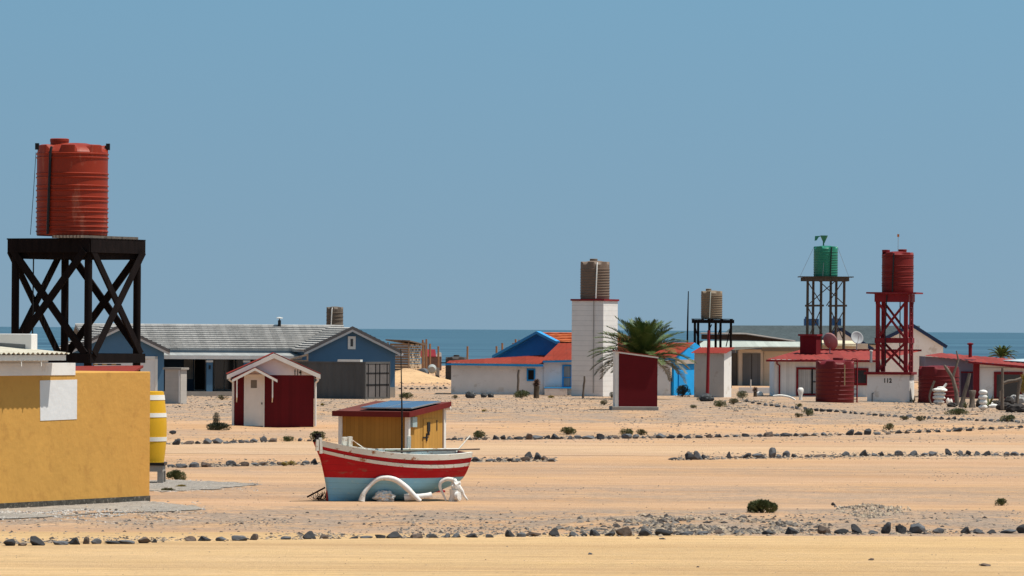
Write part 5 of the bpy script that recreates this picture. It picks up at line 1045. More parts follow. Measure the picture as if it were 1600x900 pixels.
mb = MB().tube([(0, -.55, .65), (0, -.35, .68), (0, 0, .72), (0, .4, .74), (0, .6, .75)], [.22, .32, .32, .26, .18], 20); mb.build('drum', M('mixer_grey', (.32, .33, .31), .5, .1), mx, smooth=50)
for s in (-.3, .3): MB().beam((s, 0, 0), (s * .7, 0, .7), .05, .05).build('leg', cBlack, mx)
MB().tube([(.38, -.1, .1), (.38, .1, .1)], .14, 14).build('wheel', cBlack, mx)
cyl('grey_drum', 'dark grey drum lying left of the concrete mixer', 'drum', 661, 593, 347, .36, .7, M('drum_dark', (.10, .11, .12), .6), rz=70)
cyl('blue_drum', 'small bright blue barrel at the foot of the timber stack', 'barrel', 654, 592, 350, .22, .5, M('royal_blue', (.02, .05, .32), .5), False)
sb = thing('stone_bench', 'small grey stone pillar to the right of the concrete mixer', 'pillar', (X(684, 346, 590), 346, 0)); MB().box(-.12, .12, -.12, .12, 0, 1.0).box(-.2, .35, -.14, .14, 0, .12).build('column', cConc, sb)
k = 335 / F; t_ = tank('brown_water_tank', 'dark brown water tank with a mottled top behind the white house corner', (X(713, 335, 590), 335, 0), 17 * k, (594 - 552) * k, [.2, .4, .6], M('brown_plastic_d', (.055, .048, .045), .8, .15, 2, .1), 0, lid=True, lugs=5, lidoff=(0, 0))
solo(MB().tube([(-.1, 0, 0), (.95, 0, .02)], .03, 6), 'roof_pole', cWoodDark, 'thin dark pole end sticking out left of the white house roof', 'pole', P(692, 567, 266), 0)
# ================================================================ palms
def leafmat(name, c, c2):
    m = M(name, c, .55, .25, 3, 0, c2, .45, 5, spec=.3); return m
mPalm = leafmat('palm_green', (.065, .10, .024), (.13, .15, .042)); mPalmD = leafmat('palm_dry', (.15, .12, .05), (.10, .09, .03)); mTrunk = M('palm_trunk', (.09, .065, .045), .9, .3, 6, .8)
def palm(loc, label, cz, R, n=46, seed=1, trunk=.28, droop=1.0):
    rr = random.Random(seed); t = thing('palm_tree', label, 'palm', loc)
    tb = MB(); prof = []
    for i in range(14): z_ = cz * i / 13; prof.append((trunk * (1.15 - .2 * i / 13) * (1 + .08 * (i % 2)), z_ - .05))
    tb.lathe(prof, 14).build('trunk', mTrunk, t, smooth=False)
    mbs = [MB(), MB()]
    for k in range(n):
        az = k * 2.39996 + rr.uniform(-.2, .2); u = k / n; el0 = radians(88 - 88 * u ** 1.0 + rr.uniform(-7, 7)); L_ = R * (.80 + .28 * min(1, u * 2.0)) * rr.uniform(.88, 1.12)
        h = Vector((cos(az), sin(az), 0)); p = Vector((0, 0, cz)) + h * .12; pts = [p.copy()]; el = el0; S_ = 16
        for i in range(S_): el -= droop * radians(1.2 + 3.0 * (i / S_)) * (.75 + .75 * u); p = p + (h * cos(el) + Vector((0, 0, sin(el)))) * L_ / S_; pts.append(p.copy())
        mb = mbs[0] if u < .80 else mbs[1]
        mb.tube(pts, [.028 * (1 - .8 * i / S_) for i in range(S_ + 1)], 4)
        side = Vector((-sin(az), cos(az), 0))
        for i in range(2, S_ * 3 + 1):
            f_ = i / (S_ * 3); j = min(S_ - 1, int(f_ * S_)); c = pts[j].lerp(pts[j + 1], f_ * S_ - j); d = (pts[j + 1] - pts[j]).normalized(); up = side.cross(d).normalized() * (1 if True else 1)
            if up.z < 0: up = -up
            ll = R * .21 * (sin(pi * (.12 + .80 * f_)) ** .7) * rr.uniform(.85, 1.1)
            for s in (-1, 1):
                dd = (d * .75 + side * s * .72 + up * rr.uniform(.10, .38)).normalized(); wv = d.cross(dd).normalized().cross(dd) * .022 + up * .004
                wv = d * .026; tip = c + dd * ll + Vector((0, 0, -.05 * ll)); m_ = c + dd * ll * .5
                mb.add([c - wv * .6, c + wv * .6, m_ + wv, tip, m_ - wv], [(0, 1, 2, 4), (4, 2, 3)])
    mbs[0].build('crown', mPalm, t); mbs[1].build('dry_fronds', mPalmD, t); return t
q = P(1003, 600, 247); palm((q.x, 247, 0), 'bushy date palm behind the dark red lean-to shed', zz(1000, 560, 247), 2.45, 84, 3, .30)
q = P(1566, 560, 305); palm((q.x, 305, 0), 'small distant palm top above the right-hand red roof', zz(1566, 557, 305), .82, 34, 8, .15)
# ================================================================ shrubs
mS = [leafmat('shrub_green', (.075, .088, .028), (.13, .13, .05)), leafmat('shrub_dark', (.032, .038, .018), (.06, .065, .03)), leafmat('shrub_yellow', (.30, .22, .04), (.20, .15, .04)), leafmat('shrub_olive', (.10, .09, .035), (.055, .06, .025))]
mTw = M('twig', (.10, .075, .05), .9)
def shrub(px, py, w_, h_, mi, label, cat='shrub', seed=None, n=None, spiky=0, tuft=False, D=None, name='desert_shrub'):
    p = G(px, py) if D is None else Vector((P(px, py, D).x, D, P(px, py, D).z)); k = p.y / F; rx, hz2 = w_ * k / 2, h_ * k; rr = random.Random(seed or int(px * 7 + py))
    mb = MB(); lf = max(.016, min(.045, .07 * rx + .010)); n = n or int(900 * min(2.2, max(.35, (w_ * h_) / 500)))
    n = int(n * 1.7); lobes = [(0, 0, .12, .85)]
    for _ in range(9): q_ = rr.uniform(.3, .95); a = rr.uniform(0, 6.28); lr = rr.uniform(.28, .46); lobes.append((cos(a) * (1 - lr) * q_, sin(a) * (1 - lr) * q_, (1 - q_ * q_) ** .5 * (1 - lr), lr))
    for _ in range(n):
        lx, ly, lz, lr = rr.choice(lobes); d0 = Vector((rr.gauss(0, 1), rr.gauss(0, 1), rr.gauss(0, 1))).normalized() * lr * rr.uniform(.45, 1) ** .4
        c = Vector(((lx + d0.x) * rx, (ly + d0.y) * rx, (lz + d0.z) * hz2))
        if c.z < 0: continue
        d = Vector((c.x / rx + rr.uniform(-.6, .6), c.y / rx + rr.uniform(-.6, .6), rr.uniform(.1, 1.2))).normalized(); s_ = d.orthogonal().normalized(); s_ = (Matrix.Rotation(rr.uniform(0, 6.28), 3, d) @ s_)
        L_ = lf * rr.uniform(.8, 1.7) * (1 + spiky); W_ = lf * .32 / (1 + spiky * .5)
        mb.add([c - s_ * W_, c + s_ * W_, c + d * L_ + s_ * W_ * .2, c + d * L_ - s_ * W_ * .2], [(0, 1, 2, 3)])
    # low dense body so that the ground does not show through
    t = thing(name, label, cat, p)
    mb.build('foliage', mS[mi], t)
    st = MB()
    for _ in range(14): a = rr.uniform(0, 6.28); r_ = rr.uniform(.2, .85); st.tube([(0, 0, -.02), (cos(a) * rx * r_ * .5, sin(a) * rx * r_ * .5, hz2 * .35), (cos(a) * rx * r_, sin(a) * rx * r_, hz2 * rr.uniform(.45, .8))], [.012, .009, .004], 4)
    st.build('stems', mTw, t); return t
SH = [(1191, 801, 54, 20, 0, 'largest rounded green bush, alone on the open sand at right'), (1565, 790, 26, 11, 0, 'small green bush near the right edge of the open sand'),
 (275, 750, 36, 16, 0, 'green bush behind the stand of the yellow barrel'), (342, 672, 46, 12, 1, 'dark bush in shade against the left wall of shed 114'), (338, 668, 16, 26, 1, 'thin upright sprig growing from the dark bush by shed 114'),
 (451, 690, 28, 9, 0, 'low round green bush in the stone row before shed 114'), (498, 687, 32, 14, 0, 'twin lobed green bush above the bow of the boat'),
 (443, 728, 12, 6, 2, 'small yellow plant in the second stone row'), (455, 727, 18, 7, 2, 'wider golden yellow plant in the second stone row'),
 (749, 686, 24, 14, 0, 'green bush leaning on stones right of the yellow shed'), (887, 679, 32, 12, 0, 'wide flat green bush above the middle stone row'), (978, 680, 28, 11, 0, 'left green bush of a pair in the middle stone row'), (1001, 680, 24, 10, 3, 'right olive bush of a pair in the middle stone row'),
 (636, 623, 30, 10, 0, 'round bush between the blue house and the white house'), (815, 622, 32, 13, 0, 'green bush before the small blue window'), (711, 623, 12, 6, 3, 'tiny olive plant at the left foot of the white house'), (944, 633, 18, 8, 3, 'grey-green tuft left of the concrete plinth'),
 (956, 622, 12, 10, 1, 'small dark bush between the white tower and the red lean-to'), (1066, 620, 34, 20, 1, 'grey dark bush right of the palm by the blue wall'), (1083, 638, 14, 6, 0, 'small tuft on the slope right of the lean-to plinth'), (1098, 626, 22, 8, 3, 'low bush left of the small white shed'),
 (1125, 636, 26, 11, 0, 'low spreading bush in front of the small white shed'), (1160, 623, 24, 13, 0, 'round green bush just right of the small white shed'), (1146, 632, 22, 10, 3, 'olive bush between the rock and the stone line'),
 (1262, 650, 24, 12, 0, 'green bush on the slope below the huge red tank'), (1247, 652, 18, 7, 3, 'olive flat plant touching the bush below the huge tank'), (1389, 672, 22, 11, 0, 'bright green bush just above the middle row at right'), (1382, 654, 1, 1, 0, ''),
 (1438, 658, 22, 9, 3, 'olive bush in the thin stone line below hut 112'), (1496, 648, 42, 10, 0, 'long flat green mat of shrub before the stone totems'), (1575, 659, 32, 11, 0, 'green bush in the thin stone line at far right'), (1413, 656, 18, 6, 3, 'small bush left of the olive bush on the thin line'),
 (484, 627, 1, 1, 0, ''), (505, 634, 10, 4, 2, 'tiny yellow plant on the gravel before the container'), (347, 625, 20, 8, 3, 'dry bush on rubble before the veranda'), (757, 643, 9, 4, 2, 'tiny golden plant on the gravel before the white house'), (861, 622, 12, 4, 2, 'tiny golden plant before the white porch wall'),
 (262, 767, 26, 4, 3, 'flat green mat on gravel near the yellow wall corner'), (283, 761, 18, 3, 2, 'thin yellow mat on gravel right of the barrel stand'), (1248, 636, 14, 6, 0, 'small plant at the foot of the white stone figure')]
for a in SH:
    if a[5]: shrub(*a)
def agave(px, py, h_, label, seed=0, n=22):
    p = G(px, py); k = p.y / F; rr = random.Random(px); mb = MB(); hh = h_ * k
    for i in range(n):
        a = rr.uniform(0, 6.28); e = rr.uniform(.5, 1.45); L_ = hh * rr.uniform(.7, 1.1); d = Vector((cos(a) * cos(e), sin(a) * cos(e), sin(e))); s_ = Vector((-sin(a), cos(a), 0)); w_ = hh * .06
        mb.add([s_ * -w_, s_ * w_, d * L_ * .5 + s_ * w_ * .9, d * L_, d * L_ * .5 - s_ * w_ * .9], [(0, 1, 2, 4), (4, 2, 3)])
    return solo(mb, 'agave_plant', mS[0], label, 'agave', p)
agave(1427, 629, 12, 'spiky green agave at the right corner of hut 112'); agave(1509, 638, 13, 'spiky green agave between the driftwood and the stump'); agave(1545, 636, 26, 'slender green plant behind the square white stone pillar', n=9)
q = P(1596, 620, 256); o = shrub(1601, 616, 22, 34, 2, 'yellow-green leafy shrub at the right edge by the window', D=250, spiky=1.5)
# kokerboom-like stump and poles before the white house
q = G(838, 622); am = thing('aloe_plant', 'stout brown aloe with dead leaf skirt before the small blue window', 'aloe', q - Vector((0, .3, 0))); k = q.y / F
MB().tube([(0, 0, -.1), (0, 0, .35), (.02, 0, .62)], [.16, .14, .15], 10).build('stem', mTrunk, am)
mb = MB(); rr = random.Random(4)
for i in range(260): a = rr.uniform(0, 6.28); e = rr.uniform(-1.4, 1.3); c = Vector((0, 0, .78)); d = Vector((cos(a) * cos(e), sin(a) * cos(e), sin(e))); s_ = d.orthogonal().normalized() * .03; mb.add([c - s_, c + s_, c + d * rr.uniform(.2, .29)], [(0, 1, 2)])
mb.build('leaf_head', M('aloe_brown', (.13, .075, .055), .9, .3, 5), am)
def stick(px, py, ph, r, label, lean=0, name='driftwood_post', mat=None, yo=0):
    p = G(px, py); k = p.y / F; h = ph * k; pts = [Vector((lean * k * i / 5 + rnd.uniform(-.02, .02), 0, h * i / 5 - .05)) for i in range(6)]
    return solo(MB().tube(pts, [r * (1.15 - .3 * i / 5) * rnd.uniform(.85, 1.1) for i in range(6)], 7), name, mat or cWoodGrey, label, 'post', p + Vector((0, yo, 0)), smooth=60)
stick(809, 621, 45, .07, 'pale knotted wooden post before the white house wall', 1); stick(910, 622, 36, .055, 'thin dark wooden post leaning on the white block tower', 3, yo=-.8)
# tyres, lumps near white house
for px, py, r_, lab in ((735, 622, .22, 'dark worn tyre at the foot of the white house wall'), (756, 621, .14, 'left small dark stone lump under the white house wall'), (767, 621, .14, 'right small dark stone lump under the white house wall')):
    solo(lump(r_, 3, .25, (1.2, 1, .95), int(px)), 'dark_rock', M('rock_black', (.05, .052, .055), .85, .3, 6, .3, (.2, .2, .2), .4), lab, 'rock', G(px, py) + Vector((0, -.2, r_ * .7)), smooth=40)
solo(lump(.34, 3, .2, (1.1, 1, .7), 12), 'dark_rock', M('rock_black', (.05, .05, .05)), 'big dark grey boulder at the foot of the small white shed', 'rock', G(1104, 627) + Vector((0, 0, .15)), smooth=40)
# white and grey whale bones / figures near the red house
def profstone(name, label, px, py, prof, mat, cat, yo=0, sq=.7):
    p = G(px, py) + Vector((0, yo, 0)); k = p.y / F; mb = MB().tube([(0, 0, z_ * k - .02) for z_, _ in prof], [r_ * k for _, r_ in prof], 12, sq=sq); return solo(mb, name, mat, label, cat, p, smooth=50)
profstone('bone_figure', 'white mushroom shaped whale bone standing before the red framed window', 1251, 625, [(0, 3.2), (6, 3.0), (10, 4.2), (15, 5.6), (18, 5.2), (20, 3)], cBoneW, 'bone')
profstone('bone_figure', 'grey-white stump shaped bone by the red downpipe', 1222.5, 617, [(0, 5), (6, 4.5), (10, 5.3), (13, 5.6), (14, 4.5)], M('bone_grey', (.40, .36, .32), .9, .1, 5, .3), 'bone')
mb, b0 = bone('', '', [(1208, 619, 0), (1218, 618, 0), (1228, 619, 0), (1236, 621, 0), (1243, 625, 0)], [.05, .06, .06, .05, .04], (1225, 625)); solo(mb, 'whale_rib', cBoneW, 'long white curved rib lying before the boarded house corner', 'bone', b0, smooth=60)
solo(lump(.16, 3, .2, (1.2, 1, 1), 5), 'white_stone', cBoneW, 'small white stone beside the little brown aloe', 'stone', G(1187, 619) + Vector((0, 0, .1)), smooth=40)
am2 = thing('aloe_plant', 'little brown aloe on a dark stump beside the white stone', 'aloe', G(1180, 620)); MB().tube([(0, 0, -.05), (0, 0, .3)], [.10, .09], 8).build('stem', mTrunk, am2)
mb = MB(); 
for i in range(160): a = rr.uniform(0, 6.28); e = rr.uniform(-.9, 1.4); c = Vector((0, 0, .38)); d = Vector((cos(a) * cos(e), sin(a) * cos(e), sin(e))); s_ = d.orthogonal().normalized() * .025; mb.add([c - s_, c + s_, c + d * rr.uniform(.12, .22)], [(0, 1, 2)])
mb.build('leaf_head', M('aloe_brown', (.13, .07, .05)), am2)
yw2 = solo(MB().box(-1.2, 1.2, 0, .15, 0, .55), 'garden_wall', cWhiteWall, 'low pale wall in the yard between white shed and red house', 'wall', P(1187, 620, 275).xy.to_3d(), 0)
solo(MB().tube([(0, 0, 0), (0, 0, .75)], .04, 6), 'short_post', cBarge, 'short pale post before the grey garage doors', 'post', P(1173, 604, 300).xy.to_3d())
# totem of white stones 1 and 2
def totem(px, py, spec, label, k0):
    p = G(px, py); k = p.y / F; t = thing('stone_totem', label, 'stone stack', p)
    for (cx, z0, z1, w_, seed) in spec:
        h = (z1 - z0) * k; m_ = lump(.5, 3, .16, (1, 1, 1), seed); m_.v = [(x * w_ * k + cx * k, y * w_ * k * .7, z * h * 1.02 + (z0 + z1) / 2 * k) for x, y, z in m_.v]; m_.build('stone', cBoneW, t, smooth=50)
    return t
t1 = totem(1468, 632, [(-1, 0, 8, 17, 1), (-1, 7, 15, 20, 2), (0, 13, 20, 19, 3), (0, 19, 26, 24, 4), (2, 24, 28, 13, 5)], 'stack of four wide white bones with a finger bone on top', 0)
k = t1.location.y / F; MB().tube([(5 * k, 0, 25 * k), (8 * k, 0, 29 * k), (11 * k, 0, 33 * k)], [.07, .06, .05], 8).build('finger_bone', cBoneW, t1, smooth=50)
totem(1536, 640, [(0, 0, 8, 14, 11), (0, 7, 16, 13, 12), (0, 15, 24, 14, 13), (0, 23, 31, 13.5, 14)], 'square column of four white stone blocks before the red post', 0)
for px, py, r_, lab in ((1481, 632, .13, 'left of two small white bones by the white stack'), (1486, 632, .11, 'right of two small white bones by the white stack')):
    solo(lump(r_, 3, .2, (.7, .7, 1.5), px), 'white_bone', cBoneW, lab, 'bone', G(px, py) + Vector((0, 0, r_)), smooth=50)
for px, py, w_, lab in ((1549, 634, 12, 'upper of the white stones lying right of the white column'), (1553, 637, 10, 'lower white stone lying right of the white column')):
    solo(lump(.2, 3, .2, (1.3, .8, .5), px), 'white_stone', cBoneW, lab, 'stone', G(px, py) + Vector((0, 0, .08)), smooth=50)
profstone('tree_stump', 'flared grey driftwood stump between two white stacks', 1519, 637, [(0, 7), (6, 5.5), (14, 4.8), (20, 5.5), (26, 7.5), (28, 6.5)], cWoodGrey, 'stump')
profstone('tree_stump', 'short jagged grey stump at the left of the driftwood garden', 1447, 629, [(0, 6), (8, 5), (16, 4), (20, 3), (22, 1)], cWoodGrey, 'stump')
dw = thing('driftwood_tree', 'forked grey driftwood trunk standing before the ribbed red tank', 'driftwood', G(1497, 633)); k = dw.location.y / F
def br(pts, rad): MB().tube([((x - 1497) * k, y2, (633 - y) * k) for x, y, y2 in pts], rad, 8).build('limb', cWoodGrey, dw, smooth=50)
br([(1496, 636, 0), (1494, 612, 0), (1488, 590, 0), (1478, 575, 0), (1475, 571, 0)], [.13, .10, .09, .08, .05]); br([(1488, 590, 0), (1493, 575, 0), (1497, 562, 0), (1494, 548, 0)], [.08, .06, .05, .03])
mb, b0 = bone('', '', [(1502, 637, 0), (1506, 618, 0), (1511, 600, 0), (1515, 583, 0)], [.15, .10, .10, .07], (1502, 637)); solo(mb, 'driftwood_post', cWoodGrey, 'thick grey driftwood pole leaning right beside the forked trunk', 'driftwood', b0, smooth=50)
mb, b0 = bone('', '', [(1456, 634, 0), (1452, 622, 0), (1455, 608, 0), (1460, 595, 0)], [.04, .045, .06, .05], (1456, 632)); solo(mb, 'driftwood_post', cWoodGrey, 'thin curved grey driftwood left of the white bone stack', 'driftwood', b0, smooth=50)
mb, b0 = bone('', '', [(1566, 640, 0), (1566, 620, 0), (1566, 600, 0), (1566, 575, 0)], [.09, .08, .07, .06], (1580, 642)); ob_ = solo(mb, 'driftwood_post', cWoodGrey, 'straight pale driftwood post before the wide dark window', 'driftwood', b0, smooth=50)
dg = thing('driftwood_arch', 'bent grey driftwood arch standing before the right-hand window', 'driftwood', G(1593, 641)); k = dg.location.y / F
MB().tube([((x - 1593) * k, .1, (641 - y) * k) for x, y in ((1588, 645), (1590, 620), (1593, 600), (1595, 592))], [.09, .08, .09, .09], 8).build('upright', cWoodGrey, dg, smooth=50)
MB().tube([((x - 1593) * k, .1, (641 - y) * k) for x, y in ((1568, 599), (1576, 596), (1586, 595), (1596, 592))], [.07, .08, .08, .09], 8).build('crosspiece', cWoodGrey, dg, smooth=50)
for px, py, r_, sc, lab in ((1590, 644, .42, (1.3, 1, .6), 'large black rock at the right edge below the driftwood arch'), (1570, 641, .34, (1.1, 1, .7), 'black rock at the foot of the straight driftwood post'), (1590, 630, .35, (1.3, .8, .8), 'pale patched boulder behind the black rock at right'), (1557, 634, .22, (1.2, 1, .8), 'small dark rock right of the white stone column'), (1531, 636, .2, (1, 1, 1.2), 'dark rock tucked behind the white stone column'), (1488, 636, .2, (1.2, 1, .7), 'dark rock at the base of the forked driftwood'), (1439, 629, .14, (1.2, 1, .8), 'small brown rock right of hut 112'), (1577, 634, .26, (1, 1, 1.1), 'grey rock between the two driftwood posts')):
    solo(lump(r_, 3, .3, sc, px + py), 'garden_rock', M('boulder_pale', (.30, .29, .28), .9, .2, 4, .3) if 'pale' in lab else M('rock_brownblack', (.040, .034, .032), .9, .4, 5, .4, (.12, .10, .09), .38), lab, 'rock', G(px, py) + Vector((0, 0, r_ * sc[2] * .6)), smooth=40)
profstone('tree_stump', 'pointed grey stump before the left edge of the wide window', 1564 - 1, 634, [(0, 6), (8, 4), (16, 2.6), (24, 2)], cWoodGrey, 'stump')
# ================================================================ stones in rows
mR = [M('basalt_dark', (.050, .050, .054), .85, .30, 3.5, .5, (.12, .11, .10), .36, 5, fine=18), M('basalt_grey', (.115, .117, .125), .85, .25, 3.5, .5, (.22, .19, .165), .38, 5, fine=18), M('stone_brown', (.145, .108, .088), .9, .3, 3.5, .5, (.08, .065, .055), .42, 5, fine=18)]
from mathutils import noise as NZ
RM = []
def rockmesh(seed):
    rr = random.Random(seed); bm = bmesh.new(); bmesh.ops.create_icosphere(bm, subdivisions=3, radius=1)
    pl = [(Vector((rr.gauss(0, 1), rr.gauss(0, 1), rr.gauss(0, .8))).normalized(), rr.uniform(.42, .82)) for _ in range(11)]
    for v in bm.verts:
        c = v.co.copy()
        for n_, d in pl:
            e = c.dot(n_)
            if e > d: c -= n_ * (e - d) * .93
        v.co = c * (1 + (.14) * NZ.noise(c * 1.7 + Vector((seed, 0, 0))) + .05 * NZ.noise(c * 5 + Vector((0, seed, 0))))
    xs_ = [v.co.x for v in bm.verts]; zs_ = [v.co.z for v in bm.verts]; ys_ = [v.co.y for v in bm.verts]
    for v in bm.verts:
        v.co.x = (v.co.x - (max(xs_) + min(xs_)) / 2) / (max(xs_) - min(xs_)); v.co.z = (v.co.z - min(zs_)) / (max(zs_) - min(zs_)); v.co.y = (v.co.y - (max(ys_) + min(ys_)) / 2) / (max(ys_) - min(ys_))
    return bm
for m_i in range(3):
    L_ = []
    for sd in range(8):
        bm = rockmesh(sd * 3 + m_i); me = bpy.data.meshes.new('stone'); bm.to_mesh(me); bm.free(); me.materials.append(mR[m_i]); me.polygons.foreach_set('use_smooth', [True] * len(me.polygons)); me.set_sharp_from_angle(angle=radians(17)); L_.append(me)
    RM.append(L_)
def row(items, where, group):
    n = len(items); items = sorted(items, key=lambda a: a[0])
    for i, it in enumerate(items):
        px, w_, h_, py = it[:4]; mi = it[4] if len(it) > 4 else rnd.choice([0, 0, 0, 1, 2, 2, 2])
        p = G(px, py + .5); k = p.y / F; o = bpy.data.objects.new('stone', rnd.choice(RM[mi])); C.objects.link(o)
        w_ *= rnd.uniform(.82, 1.0); hh = h_ * k * rnd.uniform(1.15, 1.4); o.scale = (w_ * k * 1.04, w_ * k * rnd.uniform(.6, .85), hh); o.location = p - Vector((0, -w_ * k * .3, hh * .20)); o.rotation_euler = (rnd.uniform(-.08, .08), rnd.uniform(-.08, .08), rnd.choice([0, pi]) + rnd.uniform(-.25, .25))
        shade = ['dark', 'grey', 'brownish'][mi]; shp = 'low' if h_ / w_ < .38 else ('tall' if h_ / w_ > .8 else 'rounded')
        pos = f'{ordinal(i)} from left' if i < n / 2 else f'{ordinal(n - 1 - i)} from right'
        if i == 0: pos = 'leftmost'
        if i == n - 1: pos = 'rightmost'
        tag(o, f'{shp} {shade} stone, {pos} in {where}', 'stone', group)
def fill(lst, y): return [(a[0], a[1], a[2], a[3] if len(a) > 3 else y) + tuple(a[4:]) for a in lst]
r1 = [(14,22,12,853),(35,15,5,853),(58,27,14,852.5),(94,25,7,851.5),(116,22,11,851),(135,12,11,850),(150,18,9,850,1),(175,30,6,850),(197,30,6,850),(225,22,11,849),(241,10,7,848),
 (296,20,8,845.5),(319,22,8,845.5),(344,20,7,845.5,1),(374,26,8,845,1),(397,16,11,844),(447,18,5,843,1),(483,26,14,842.5),(506,16,7,842),(552,16,4,841.5),(572,20,4,841,1),(594,18,6,841),(616,28,12,841,0),(650,25,8,841),(675,20,7,840.5,1),(698,14,7,840),
 (712,16,7,840,1),(737,22,8,840,0),(765,15,6,840,1),(797,20,12,839,0),(814,16,8,839,1),(834,24,7,838),(866,20,13,838,0),(897,18,8,838,1),(912,12,6,838),(930,18,11,837.5,0),(952,20,7,837.5,0),(975,30,14,837.5,2),(1008,22,13,837.5,0),(1038,31,11,837,0),(1072,24,6,836,1),(1099,18,6,835.5,1),(1125,18,8,835,2),
 (1155,22,6,834.5,1),(1200,22,6,835,0),(1237,22,11,834.5,0),(1288,25,15,834,2),(1315,24,8,834,0),(1339,20,15,834,0),(1365,20,6,834),(1385,19,17,833.5,0),(1408,19,14,833,0),(1435,28,15,833,1),(1467,20,8,833,1),(1509,19,12,833.5,0),(1530,22,8,833.5,1),(1550,18,6,833,0),(1577,28,6,833,1),(1596,16,13,833,0)]
row(r1, 'the front row by the road', 'stones lining the sandy road in front')
r2a = [(267,13,5,730,1),(283,22,7,730.5,1),(303,17,9,730,1),(322,18,8,729.5,2),(341,15,3,728.5),(361,21,10,728,1),(382,15,7,728,2),(397,13,5,727,1),(411,12,6,727,2),(425,13,6,726.5,1),(438,11,5,726),(477,15,6,725,1),(491,12,9,725,0)]
row(r2a, 'the short row left of the boat', 'stones in the row left of the boat')
r2b = [(743,17,8,721,0),(766,17,5,721,1),(780,11,6,720.5,1),(798,13,5,720.5,0),(809,11,5,720.5,1),(821,14,7,720.5,2),(826,14,9,715,0),(840,14,12,719.5,0),(851,12,8,720,2),(862,14,5,721,1)]
row(r2b, 'the short row right of the boat', 'stones in the row right of the boat')
r2c = [(1051,15,4,718,0),(1077,16,12,718.5,0),(1090,16,13,718,1),(1101,12,8,717.5,0),(1118,14,3,717),(1139,8,11,716,0),(1151,8,3,716),(1167,14,8,715.5,0),(1185,22,8,715.5,1),(1208,14,15,715,1),(1217,8,6,715),(1228,14,10,714.5,1),(1242,12,6,714,0),(1261,10,4,713.5,2),(1281,22,5,714,2),(1300,10,3,713.5),(1322,14,9,713,1),(1336,8,4,713),(1350,14,10,712.5,0),(1366,10,5,712.5),(1378,9,7,712.5,0),(1390,9,4,712.5),(1405,17,9,712,1),(1427,17,8,712,1),(1445,12,5,712,1),(1458,14,7,712,1),(1482,12,11,711.5,0),(1500,13,9,711.5,1),(1514,10,9,711.5,0),(1527,11,7,711.5,1),(1541,15,8,711.5,0),(1557,10,4,711.5,1),(1573,10,7,711.5,1),(1586,14,7,711.5,1),(1598,8,4,711.5)]
row(r2c, 'the long row nearest the open sand', 'stones in the right row beside the open sand')
r3a = [(275,15,10,695,0),(294,21,6,694,2),(309,9,5,693.5),(324,15,9,693.5,1),(340,15,9,693,1),(353,9,3,693),(364,14,5,692,0),(377,10,5,692,0),(386,9,4,691.5,1),(397,14,6,691,1),(411,11,11,691,1),(426,15,7,690.5,2),(469,8,5,689,1),(483,9,3,689)]
row(r3a, 'the row before shed 114', 'stones in the row before shed 114')
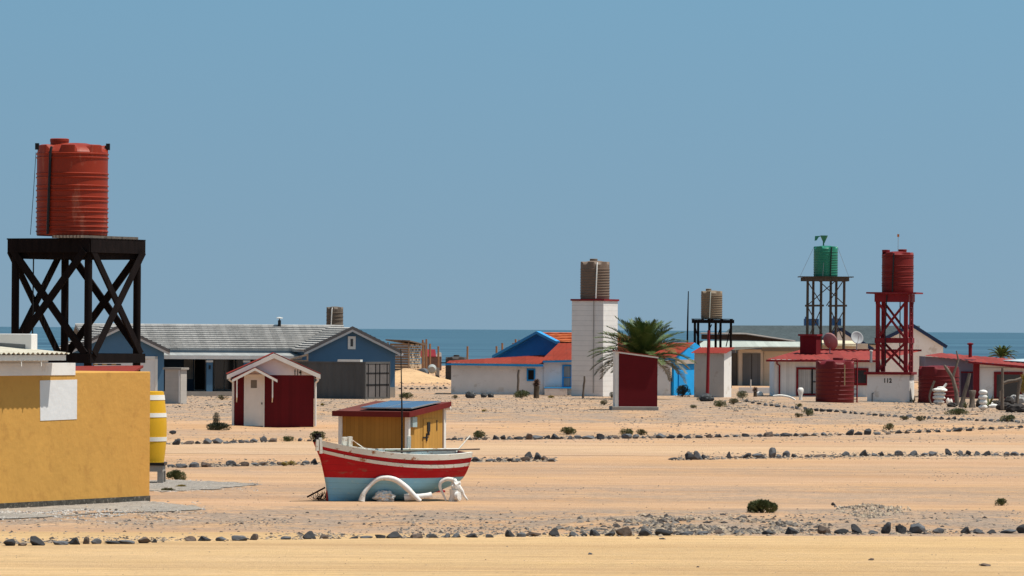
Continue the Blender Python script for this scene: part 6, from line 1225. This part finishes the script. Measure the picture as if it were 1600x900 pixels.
r3b = [(700,8,3,687),(710,10,4,687,0),(719,8,4,687,1),(732,13,4,687,1),(743,9,5,687,2),(757,10,5,687,2),(775,12,7,686.5,0),(786,10,7,686.5,0),(796,9,5,686.5,1),(810,16,5,686.5,0),(826,14,9,686.5,2),(840,17,6,686,1),(855,11,6,685.5,0),(867,15,8,686,0),(878,8,4,685.5),(890,9,6,686,1),(903,12,5,685,1),(919,20,6,685.5,1),(938,14,9,686,0),(952,8,4,685.5,1),(963,12,5,685,2),(979,19,8,685,1),(994,12,7,685,1),(1006,9,4,684.5),(1020,13,3,684,2),(1032,15,8,684.5,1),(1048,15,6,684.5,0),(1062,11,7,684,0),(1075,14,5,684.5,0),(1092,15,5,684,0),(1108,11,6,683.5,2),(1122,14,6,683,0),(1136,10,4,682.5,1),(1150,10,4,682.5,1),(1165,13,5,682,0),(1187,10,5,682,1),(1200,16,8,682,2),(1214,10,4,681.5),(1228,16,6,681.5,0),(1244,10,5,681,0),(1258,12,5,681,2),(1272,10,3,680.5),(1287,8,5,680,1),(1298,9,3,680),(1312,8,3,680),(1328,13,9,679.5,0),(1341,15,6,679.5,0),(1355,13,9,679,0),(1371,12,4,679),(1388,10,4,678.5),(1404,12,5,677,0),(1418,10,4,677),(1435,12,4,676,0),(1451,9,5,675.5,0),(1466,10,4,675),(1483,9,4,674.5),(1497,17,6,674,0),(1515,12,4,673),(1534,12,4,671),(1550,10,4,670),(1565,11,4,669.5),(1581,9,4,668.5),(1595,9,4,668)]
row(r3b, 'the middle row right of the yellow shed', 'stones in the middle row right of the yellow shed')
r4 = []; px = 1166; ctl = [(1160,627),(1200,634),(1270,641),(1340,647),(1420,652),(1500,656),(1600,660)]
while px < 1598: w_ = rnd.uniform(6, 10.5); r4.append((px, w_, rnd.uniform(3, 5), ip(px, ctl) + rnd.uniform(-.6, .6), rnd.choice([0, 0, 1]))); px += w_ + rnd.uniform(.5, 3.5)
row(r4, 'the thin line climbing the slope', 'small stones in the thin line up the slope')
r5 = [(x, rnd.uniform(5, 9), rnd.uniform(2, 3.5), 607.5 + rnd.uniform(-.6, .6), 0) for x in range(625, 702, 9)]
row(r5, 'the far line beyond the sand heap', 'far small stones before the sand heap')
for px, w_, h_, py, mi, lab in ((270, 12, 5, 678, 0, 'small lone dark stone above the left row'), (922, 8, 4, 867, 1, 'small lone stone lying on the sandy road'), (1302, 7, 5, 790, 0, 'small lone dark stone left of the rubble heap'), (1090, 6, 3, 887, 2, 'tiny brown clod near the bottom of the road'), (1539, 20, 5, 885, 2, 'flat brown clod near the bottom right of the road'), (1361, 10, 4, 876, 2, 'small brown clod on the road below the upright stones')):
    p = G(px, py); k = p.y / F; o = bpy.data.objects.new('stone', rnd.choice(RM[mi])); C.objects.link(o); o.scale = (w_ * k, w_ * k * .7, h_ * k * 1.2); o.location = p - Vector((0, 0, .01)); tag(o, lab, 'stone')
# rubble heap
sp = []
for _ in range(1100):
    px = rnd.gauss(1362, 22); 
    if abs(px - 1365) > 60: continue
    p = Gf(px, 797 + rnd.uniform(-5, 2)); h = max(0, 1 - abs(px - 1360) / 48) * .12 * rnd.random(); sp.append((p.x, p.y, rnd.uniform(.015, .05), ))
pebbles('rubble_heap', sp, [mP[1], mP[2], M('rubble_pale', (.42, .33, .24), .9, .2)], mean=.07, flat=.9)
